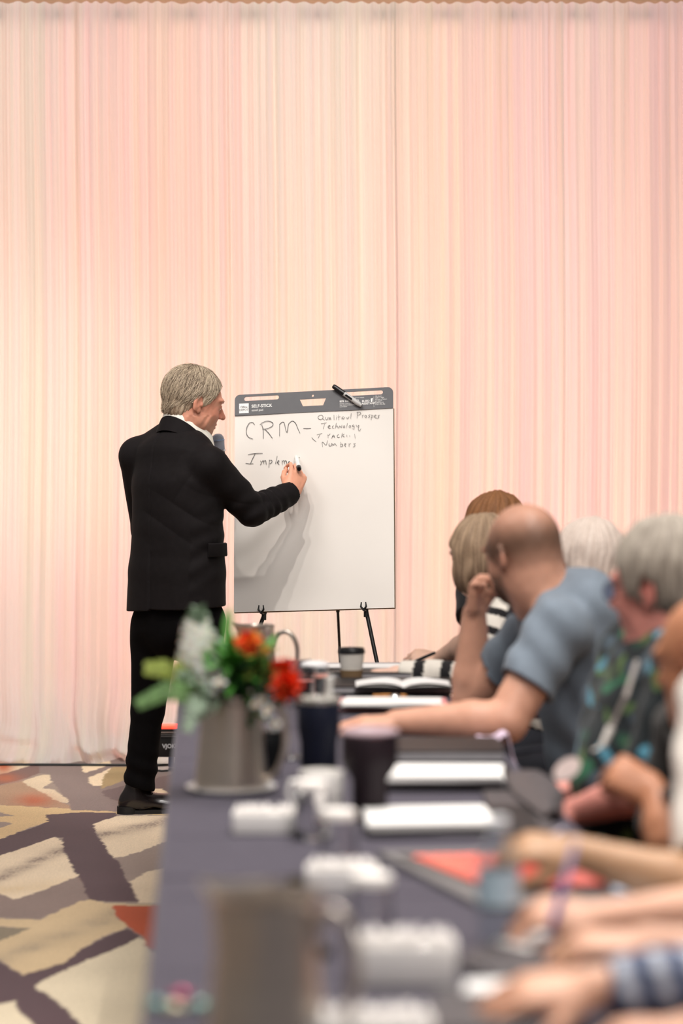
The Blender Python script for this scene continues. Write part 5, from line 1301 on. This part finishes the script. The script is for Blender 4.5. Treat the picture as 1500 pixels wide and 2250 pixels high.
# ---- sugar caddies
def caddy(px, py, w, d, h, label, rot=0):
    b = Pt(px, py); b = b+np.array([0, d/2, 0]); t = empty('sugar_caddy', b, rot, label, 'caddy', 'white sugar caddies')
    mb = MB(); mb.box((0, 0, .003), (w*.9, d*.9, .006), bev=.002)
    for sx in (-1, 1): mb.box((sx*w*.47, 0, h*.42), (.006, d*.94, h*.8), bev=.0025)
    for sy in (-1, 1): mb.box((0, sy*d*.47, h*.42), (w*.94, .006, h*.8), bev=.0025)
    kid('tray', mb.done('tray'), white_china, t)
    n = 14; r2 = np.random.default_rng(int(px))
    pk = MB().box((0, 0, h*.5), (w*.0+.0042, d*.84, h*.93), bev=.0015).done('packet')
    for i in range(n):
        o = kid('packet', pk, [], t) if i else kid('packet', pk, mat('sugar_packet', (252, 248, 244), .7, bump=.2, bscale=60), t)
        o.location = ((i-(n-1)/2)*w*.86/n, r2.normal(0, .001), r2.uniform(-.001, .003)); o.rotation_euler = (0, r2.normal(0, .06), 0)
caddy(584, 1835, .130, .075, .050, 'white ceramic sugar caddy beside the flower pitcher plate', .0)
caddy(752, 1968, .122, .075, .052, 'white ceramic sugar caddy in the middle of the nearer cloth', .0)
caddy(886, 2172, .150, .080, .072, 'large white sugar caddy between the near steel pitcher and the dark portfolio', .0)
caddy(818, 2345, .150, .085, .060, 'white sugar caddy cut off by the lower edge of the picture', .0)
# ---- inverted glasses with paper caps
def water_glass(px, py, label, h=.105, inverted=True, tint=None, fill=None, r=(.028, .036), group='upside-down water glasses with paper caps'):
    t = empty('water_glass', Pt(px, py), 0, label, 'glass', group); a, b = (r[1], r[0]) if inverted else (r[0], r[1])
    kid('glass_body', MB().lathe([(a*.96, 0), (a, .001), (b, h), (b*.5, h+.0005) if inverted else (b*.97, h), (0, h) if inverted else (a*.93, .006), (0, h-.006) if inverted else (0, .005)] if not inverted else
        [(a*.96, 0), (a, .001), (a*.92, h*.3), (b, h-.002), (b*.9, h), (0, h), (0, h-.008), (b*.88, h-.008), (a*.90, h*.3), (a*.955, .001)], 32).done('glass'), glass, t)
    if inverted: kid('paper_cap', MB().lathe([(0, h+.0035), (b*1.02, h+.003), (b*1.10, h), (b*1.12, h-.012), (b*1.09, h-.012), (b*1.04, h+.001), (0, h+.001)], 28).done('cap'), paper_cap, t)
    elif fill: kid('drink', MB().lathe([(0, .006), (a*.9, .006), (a+(b-a)*.6*.97-.002, h*.7), (0, h*.7)], 28).done('drink'), fill, t)
    return t
water_glass(684, 1842, 'upside-down water glass with a paper cap just right of the caddy by the plate')
water_glass(743, 1915, 'upside-down water glass with a paper cap behind the caddy on the nearer cloth')
water_glass(816, 2080, 'upside-down water glass with a paper cap behind the large white caddy')
water_glass(650, 1668, 'clear empty water glass standing upright right of the flower pitcher', .13, False, group='upright clear glasses')
water_glass(655, 1548, 'clear water glass standing by the farther pitcher', .13, False, group='upright clear glasses')
water_glass(668, 1562, 'glass of pink drink in front of the farther pitcher', .12, False, fill=mat('pink_drink', (236, 150, 140), .3), group='upright clear glasses')
# mug
mg = empty('white_mug', Pt(707, 1800), 0, 'white china mug standing behind the nearest upside-down glass to the plate', 'mug')
kid('mug_body', MB().lathe([(0, 0), (.036, 0), (.040, .005), (.0445, .095), (.0425, .096), (.038, .010), (0, .008)], 36).done('mug'), white_china, mg)
kid('handle', MB().tube([(-.040, 0, .078), (-.062, 0, .074), (-.068, 0, .050), (-.058, 0, .028), (-.038, 0, .022)], .005, 10).done('handle'), white_china, mg)
# tumblers
def tumbler(px, py, h, rb, rt, col, label, lid, straw=False, rimcol=(200, 198, 194)):
    t = empty('travel_tumbler', Pt(px, py), 0, label, 'tumbler')
    kid('cup_body', MB().lathe([(0, 0), (rb*.95, 0), (rb, .004), (rb*1.02, h*.45), (rt, h*.62), (rt*1.02, h*.93), (rt, h*.94), (0, h*.94)], 40).done('cup'), mat('tumbler_%s' % label[:4], col, .5, .0, spec=.25), t)
    kid('rim_band', MB().lathe([(rt*.98, h*.93), (rt*1.03, h*.935), (rt*1.03, h*.965), (rt*.98, h*.97)], 40).done('rim'), mat('steel_rim_%d' % rimcol[0], rimcol, .25, .9), t)
    kid('lid', MB().lathe([(rt*1.03, h*.965), (rt*1.04, h*.99), (rt*.98, h), (rt*.85, h*.995), (rt*.8, h*.98), (0, h*.98)], 40).done('lid'), lid, t)
    if straw: kid('straw', MB().tube([(.022, 0, h*.5), (.024, 0, h+.045)], .0065, 12).tube([(.024, 0, h+.034), (.024, 0, h+.047)], .0085, 12).done('straw'), mat('white_straw', (236, 234, 228), .4), t)
tumbler(700, 1712, .182, .040, .047, (18, 22, 38), 'navy insulated tumbler with a steel rim and a white straw', mat('smoke_lid', (170, 168, 160), .2, trans=.3), True)
tumbler(812, 1800, .178, .035, .056, (34, 24, 30), 'dark maroon tumbler with a translucent mauve lid, tapering to its foot', mat('mauve_lid', (200, 176, 186), .25, trans=.3), False, (120, 104, 112))
tumbler(586, 1706, .105, .030, .034, (14, 16, 18), 'small black travel mug seen inside the flower pitcher\'s handle', mat('black_lid', (20, 20, 22), .4), False, (40, 40, 42))
# clear deli cup of cola with white lid
cu_ = empty('drink_cup', Pt(692, 1556), 0, 'clear lidded cup of cola behind the navy tumbler', 'cup')
kid('cup_body', MB().lathe([(0, 0), (.028, 0), (.038, .12), (.036, .12), (.0265, .003), (0, .003)], 30).done('cup'), plastic_clear, cu_)
kid('drink', MB().lathe([(0, .004), (.026, .004), (.034, .098), (0, .098)], 30).done('drink'), mat('cola', (96, 62, 62), .2, var=.2), cu_)
kid('label_band', MB().lathe([(.0362, .088), (.0375, .100), (.0379, .100), (.0366, .088)], 30).done('band'), mat('pinkish_band', (226, 160, 146), .5), cu_)
kid('lid', MB().lathe([(.040, .118), (.040, .124), (.034, .130), (.020, .133), (0, .133)], 30).done('lid'), mat('milky_lid', (226, 226, 226), .3), cu_)
# paper coffee cup
cc = empty('coffee_cup', Pt(772, 1503), 0, 'white paper coffee cup with a kraft sleeve and black lid at the table\'s far end', 'cup')
kid('cup_body', MB().lathe([(0, 0), (.028, 0), (.040, .100), (.0385, .100), (0, .098)], 36).done('cup'), mat('cup_paper', (222, 218, 208), .7), cc)
kid('cup_sleeve', MB().lathe([(.0286, .003), (.0300, .003), (.0350, .045), (.0338, .045)], 36).done('sleeve'), mat('kraft_card', (128, 104, 74), .85, bump=.2), cc)
kid('cup_lid', MB().lathe([(.0415, .096), (.0425, .100), (.0405, .106), (.0385, .112), (.036, .112), (.034, .107), (0, .107)], 36).done('lid'), mat('black_lid', (20, 20, 22), .4), cc)
# water bottle
wb_ = empty('water_bottle', Pt(1095, 2096), 0, 'clear plastic water bottle with a pale blue label near the writing hands', 'bottle')
kid('bottle_body', MB().lathe([(0, 0), (.028, 0), (.031, .006), (.0305, .05), (.031, .07), (.031, .12), (.028, .145), (.016, .175), (.0125, .182), (.0125, .195), (.0115, .195), (.0115, .182), (.015, .174), (.0268, .144), (.0298, .12), (.0298, .07), (.0293, .05), (.0298, .006), (0, .003)], 32).done('bottle'), plastic_clear, wb_)
kid('bottle_label', MB().lathe([(.0312, .075), (.0316, .075), (.0316, .125), (.0308, .125)], 32).done('label'), mat('blue_label', (186, 212, 226), .4, var=.15, vscale=40), wb_)
kid('cap', MB().lathe([(0, .2), (.0135, .2), (.0142, .198), (.0142, .186), (.0130, .186)], 24).done('cap'), mat('white_cap', (228, 232, 236), .4), wb_)
# ---- binders, papers, portfolios
def slab(name, label, cat, quad, z0, th, m, bev=.002, group=None, parent=None, jit=0):
    """quad: four px points of the top outline, at height z0+th; built as a flat block on the table"""
    pts = [Pt(x, y, z0+th) for x, y in quad]
    c = np.mean(pts, 0); mb = MB(); low = [p-c-(0, 0, th) for p in pts]; mb.prism(low, np.array([0, 0, th]))
    if bev: bmesh.ops.bevel(mb.bm, geom=list(mb.bm.edges), offset=bev, segments=1, affect='EDGES')
    me = mb.done(name)
    if parent is not None:
        o = kid(name, me, m, parent[0]); o.location = c-(0, 0, th)-parent[1]+np.array([0, 0, th])*0+np.array([0, 0, 0]); o.location.z = z0-parent[1][2]; return o
    t = empty(name, (c[0], c[1], z0), 0, label, cat, group)
    return t, np.array([c[0], c[1], z0]), me
def binder(label, quad, th=.022, cover=black_v, group='binders on the table row'):
    pts = [Pt(x, y, TH+.002+th) for x, y in quad]; c = np.mean(pts, 0); o = np.array([c[0], c[1], TH+.0015]); t = empty('binder', o, 0, label, 'binder', group)
    L = [p-np.array([c[0], c[1], p[2]]) for p in pts]
    def lay(k, z, h, m, nm):
        mb = MB(); mb.prism([np.array([p[0]*k, p[1]*k, z]) for p in L], np.array([0, 0, h])); bmesh.ops.bevel(mb.bm, geom=list(mb.bm.edges), offset=min(.0015, h*.3), segments=1, affect='EDGES'); kid(nm, mb.done(nm), m, t)
    lay(1, 0, .004, cover, 'back_cover'); lay(.99, .004, th-.008, grey_v, 'page_block'); lay(1, th-.004, .004, cover, 'front_cover')
    return t, o[2]+th
def papers(label, quad, z, th=.006, m=None, group='loose papers and pads on the binders', name='paper_pad', n=3, seed=1):
    pts = [Pt(x, y, z+th) for x, y in quad]; c = np.mean(pts, 0); t = empty(name, (c[0], c[1], z), 0, label, 'papers', group); L = [p-np.array([c[0], c[1], p[2]]) for p in pts]
    r2 = np.random.default_rng(seed)
    for i in range(n):
        a = r2.normal(0, .025) if i else 0; ca, sa = math.cos(a), math.sin(a); mb = MB()
        mb.prism([np.array([p[0]*ca-p[1]*sa, p[0]*sa+p[1]*ca, th*i/n+.0002]) for p in L], np.array([0, 0, th/n-.0004])); kid('sheet', mb.done('sheet', False), m or paper_w, t)
def q4(x0, x1, yf, yb, sk=6): return [(x0, yf), (x1, yf), (x1-sk, yb), (x0+sk, yb)]
# far to near
b1, z1 = binder('black binder at the table\'s far end, behind the paper cup', q4(690, 905, 1478, 1458), .030); papers('white sheets on the farthest binder', q4(694, 900, 1466, 1457), z1+.001, .004)
b2, z2 = binder('black binder under the open notebook of the striped-sleeved person', q4(728, 1004, 1508, 1488), .024)
# open notebook: two bowed leaves
def open_book():
    c = Pt(885, 1500, z2+.01); t = empty('open_notebook', (c[0], c[1], z2+.001), 0, 'open notebook with curled white pages under the striped-sleeved person\'s hand', 'notebook')
    for s in (-1, 1):
        n, m = 16, 8; A, B = np.meshgrid(np.linspace(0, 1, n), np.linspace(-.09, .09, m), indexing='ij')
        for lay, hh in ((0, .5), (1, 1.0)):
            Z = .002+hh*.020*np.sin(np.clip(A, 0, 1)*math.pi)**.8*(1-A*.55)+.003*np.sin(B*30+A*4)+lay*.002
            kid('page', grid_mesh('page', np.stack([s*A*.140, B, Z], -1), flip=(s < 0)), paper_w, t)
    kid('cover', MB().box((0, 0, .0008), (.285, .19, .0014)).done('cover'), black_v, t)
open_book()
pp = empty('snack_plate', Pt(852, 1543), 0, 'dark plate of pastry bars beyond the long forearm', 'plate')
kid('dish', MB().lathe([(0, 0), (.055, 0), (.075, .008), (.073, .010), (.052, .004), (0, .004)], 36, sx=1.0, sy=.8).done('dish'), mat('dark_plate', (52, 46, 48), .25), pp)
brn = mat('baked_brown', (190, 132, 72), .8, var=.3, vscale=120, bump=.4, bscale=120)
for k_, (x_, y_, a_, lb) in enumerate([(-.028, 0, .2, 'golden-brown pastry bar at the left of the dark plate'), (-.004, .01, -.1, 'golden-brown pastry bar in the middle of the dark plate'), (.044, .004, .5, 'small brown pastry piece at the right of the dark plate')]):
    o = link('pastry', MB().box((0, 0, .010), (.034 if k_ < 2 else .020, .020, .016), bev=.005).done('pastry'), brn); o.location = Pt(852, 1543)+np.array([x_, y_, .005]); o.rotation_euler = (0, 0, a_); tag(o, lb, 'pastry', 'pastries on the dark plate')
fo = MB().sphere((0, 0, 0), .013, 3, (1.3, .8, .8)).done('foil')
for v in fo.vertices: v.co *= 1+.25*math.sin(v.co.x*700+v.co.y*500)*math.cos(v.co.z*600)
o = link('foil_ball', fo, mat('foil', (230, 228, 226), .15, 1.0)); o.location = Pt(858, 1543)+np.array([.012, -.018, .015]); tag(o, 'crumpled shiny foil at the front of the dark plate', 'foil')
b3, z3 = binder('pale pink-edged folder just beyond the bearded man\'s long forearm', q4(742, 985, 1548, 1532), .018, mat('pink_edge_cover', (226, 150, 150), .6)); papers('thick white pad on the pink-edged folder', q4(750, 972, 1546, 1531), z3+.0005, .010, seed=3)
b4, z4 = binder('closed black binder in front of the bearded man\'s forearm', q4(830, 1108, 1650, 1618), .026)
b5, z5 = binder('black binder second in front of the bearded man, with a white pad on it', q4(828, 1125, 1712, 1678), .022); papers('white pad with torn perforation on the second black binder', q4(838, 1108, 1706, 1678), z5+.0005, .012, seed=5)
b6, z6 = binder('black folder under crumpled white papers, third in front of the bearded man', [(800, 1822), (1190, 1822), (1165, 1768), (790, 1770)], .014)
papers('loose overlapping white papers on the third black folder', [(812, 1812), (1095, 1806), (1060, 1768), (795, 1772)], z6+.0005, .012, n=5, seed=8)
# curled portfolio flap
def portfolio():
    t = empty('portfolio', Pt(1165, 1800), 0, 'grey-black leather portfolio with its cover curling up at the leaf-print man\'s hands', 'portfolio')
    A = np.array([P(1104, 1692, 5.28), P(1128, 1740, 5.02), P(1158, 1790, 4.86), P(1196, 1826, 4.70)]); A[:, 2] = .772
    B_ = np.array([P(1182, 1692, 5.30), P(1215, 1712, 5.10), P(1240, 1745, 4.95), P(1236, 1800, 4.78)])
    n, m = 16, 10; u = np.linspace(0, 1, n); Ai = np.array([[np.interp(q, np.linspace(0, 1, 4), A[:, k]) for k in range(3)] for q in u]); Bi = np.array([[np.interp(q, np.linspace(0, 1, 4), B_[:, k]) for k in range(3)] for q in u])
    w_ = np.linspace(0, 1, m)[None, :, None]; G = Ai[:, None]*(1-w_)+Bi[:, None]*w_; G[..., 2] += .016*np.sin(w_[..., 0]*math.pi)*np.linspace(.3, 1, n)[:, None]
    V = np.concatenate([G, G[:, ::-1]-(0, 0, .0025)], 1)
    me = grid_mesh('flap', V); link('cover_flap', me, mat('grey_leather', (74, 70, 72), .5, bump=.3, bscale=300), t)
    mb = MB(); pts = [Pt(1060, 1745, .756), Pt(1200, 1745, .756), Pt(1215, 1832, .756), Pt(1090, 1838, .756)]; mb.prism([p-(0, 0, .004) for p in pts], np.array([0, 0, .012])); link('back_cover', mb.done('back'), MATS['grey_leather'], t)
portfolio()
# tablet whose screen colour and glow carry a painted red drape reflection
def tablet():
    o = Pt(1090, 1925); t = empty('tablet', o+(0, 0, .0015), 0, 'tablet in a dark case, its glossy screen painted with the red reflection of the drape', 'tablet')
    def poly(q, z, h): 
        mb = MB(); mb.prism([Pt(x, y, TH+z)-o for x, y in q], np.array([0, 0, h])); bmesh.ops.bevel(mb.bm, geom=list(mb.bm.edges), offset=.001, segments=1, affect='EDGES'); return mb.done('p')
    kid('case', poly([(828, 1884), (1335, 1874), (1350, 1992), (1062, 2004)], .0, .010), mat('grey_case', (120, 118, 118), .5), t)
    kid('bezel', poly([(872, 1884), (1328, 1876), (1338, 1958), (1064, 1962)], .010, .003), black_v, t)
    kid('screen', poly([(905, 1884), (1320, 1876), (1328, 1946), (1066, 1950)], .013, .0006), mat('red_reflection_screen', (236, 92, 78), .12, .75, emit=((255, 90, 70), .25)), t)
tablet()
pdk, zk = binder('dark padded portfolio in front of the gold-ringed person, between caddy and hands', [(1005, 2098), (1100, 2150), (1255, 2100), (1130, 2048)], .020, mat('grey_leather'))
papers('white note sheet on the dark padded portfolio', [(1085, 2068), (1160, 2085), (1205, 2050), (1130, 2034)], zk+.0005, .004, seed=4)
bn, zn = binder('dark portfolio nearest the camera, under the plaid-cuffed hand', [(930, 2260), (1190, 2260), (1175, 2165), (960, 2170)], .016, mat('grey_leather'))
papers('white strip of paper on the nearest dark portfolio', [(1015, 2178), (1195, 2180), (1190, 2150), (1025, 2152)], zn+.0005, .004, seed=6)
papers('pale blue printed booklet under the bent-wrist forearm', [(1305, 1995), (1440, 2000), (1420, 1945), (1300, 1950)], TH+.0015, .006, mat('pale_blue_paper', (196, 212, 232), .8), name='booklet')
papers('white name card lying left of the second black binder', [(776, 1736), (826, 1740), (824, 1718), (778, 1716)], TH+.0015, .004, name='card')
# pens
tp = i7['R']['tips'][0]
marker('lavender pen held upright in the writing hand of the person with the blue pen grip', P(1212, 2036, 3.46), P(1264, 1852, 3.52), mat('lavender_barrel', (176, 164, 206), .3, trans=.3), mat('blue_grip', (52, 48, 150), .4), .0055, .42, 'pen')
marker('thin grey pen between the fingers of the bent-wrist hand', tp+np.array([-.03, -.01, -.02]), tp+np.array([.09, .02, .055]), mat('silver_pen', (176, 170, 180), .3, .5), mk_blk, .0045, .2, 'pen')
# foil mints at the near left corner of the cloth
for k_, (x_, y_, c_, lb) in enumerate([(345, 2225, (120, 176, 170), 'teal foil-wrapped mint at the left of the near candy cluster'), (384, 2232, (236, 226, 190), 'cream foil-wrapped mint in the near candy cluster'), (398, 2205, (214, 82, 130), 'pink foil-wrapped mint in the near candy cluster'), (440, 2228, (150, 196, 184), 'pale green foil-wrapped mint at the right of the near candy cluster')]):
    o = link('wrapped_mint', MB().sphere((0, 0, .009), .0095, 2, (1.1, 1, .9)).tube([(-.016, 0, .009), (-.009, 0, .009)], [.006, .002], 8).tube([(.009, 0, .009), (.016, 0, .009)], [.002, .006], 8).done('mint'), mat('mint_foil_%d' % k_, c_, .2, .5)); o.location = Pt(x_, y_)+(0, 0, .0015); tag(o, lb, 'candy', 'wrapped mints near the table corner')
for k_, (x_, y_, lb) in enumerate([(660, 1842, 'small black disc beside the upside-down glass nearest the plate'), (650, 1942, 'small black disc left of the middle sugar caddy'), (713, 2104, 'small black disc beside the near steel pitcher')]):
    o = link('black_disc', MB().lathe([(0, 0), (.0125, 0), (.013, .002), (.012, .013), (.010, .015), (0, .015)], 20).done('cap'), mat('black_lid')); o.location = Pt(x_, y_)+(0, 0, .0015); tag(o, lb, 'cap', 'small black discs on the cloths')  # plain black discs standing for dark blobs on the cloths
# lilac napkin at the table edge
def napkin():
    n, m = 20, 20; A, B = np.meshgrid(np.linspace(0, 1, n), np.linspace(0, 1, m), indexing='ij'); e = ew(5.95)
    X = e-.07+.16*A+.02*B; Y = 5.86+.20*B; over = np.clip(X-(e+.012), 0, 1)
    Z = .757+.030*np.exp(-((A-.5)/.22)**2)*(1-.4*B)+.006*np.sin(A*13+B*9)+.003*np.sin(B*31)-over*.95
    X = X-over*.55
    o = link('napkin', grid_mesh('napkin', np.stack([X, Y, Z+.003], -1)), mat('lilac_cloth', (206, 186, 204), .85)); tag(o, 'lilac cloth napkin hanging over the table edge under the bearded man\'s elbow', 'napkin')
    s = o.modifiers.new('thick', 'SOLIDIFY'); s.thickness = .003
napkin()
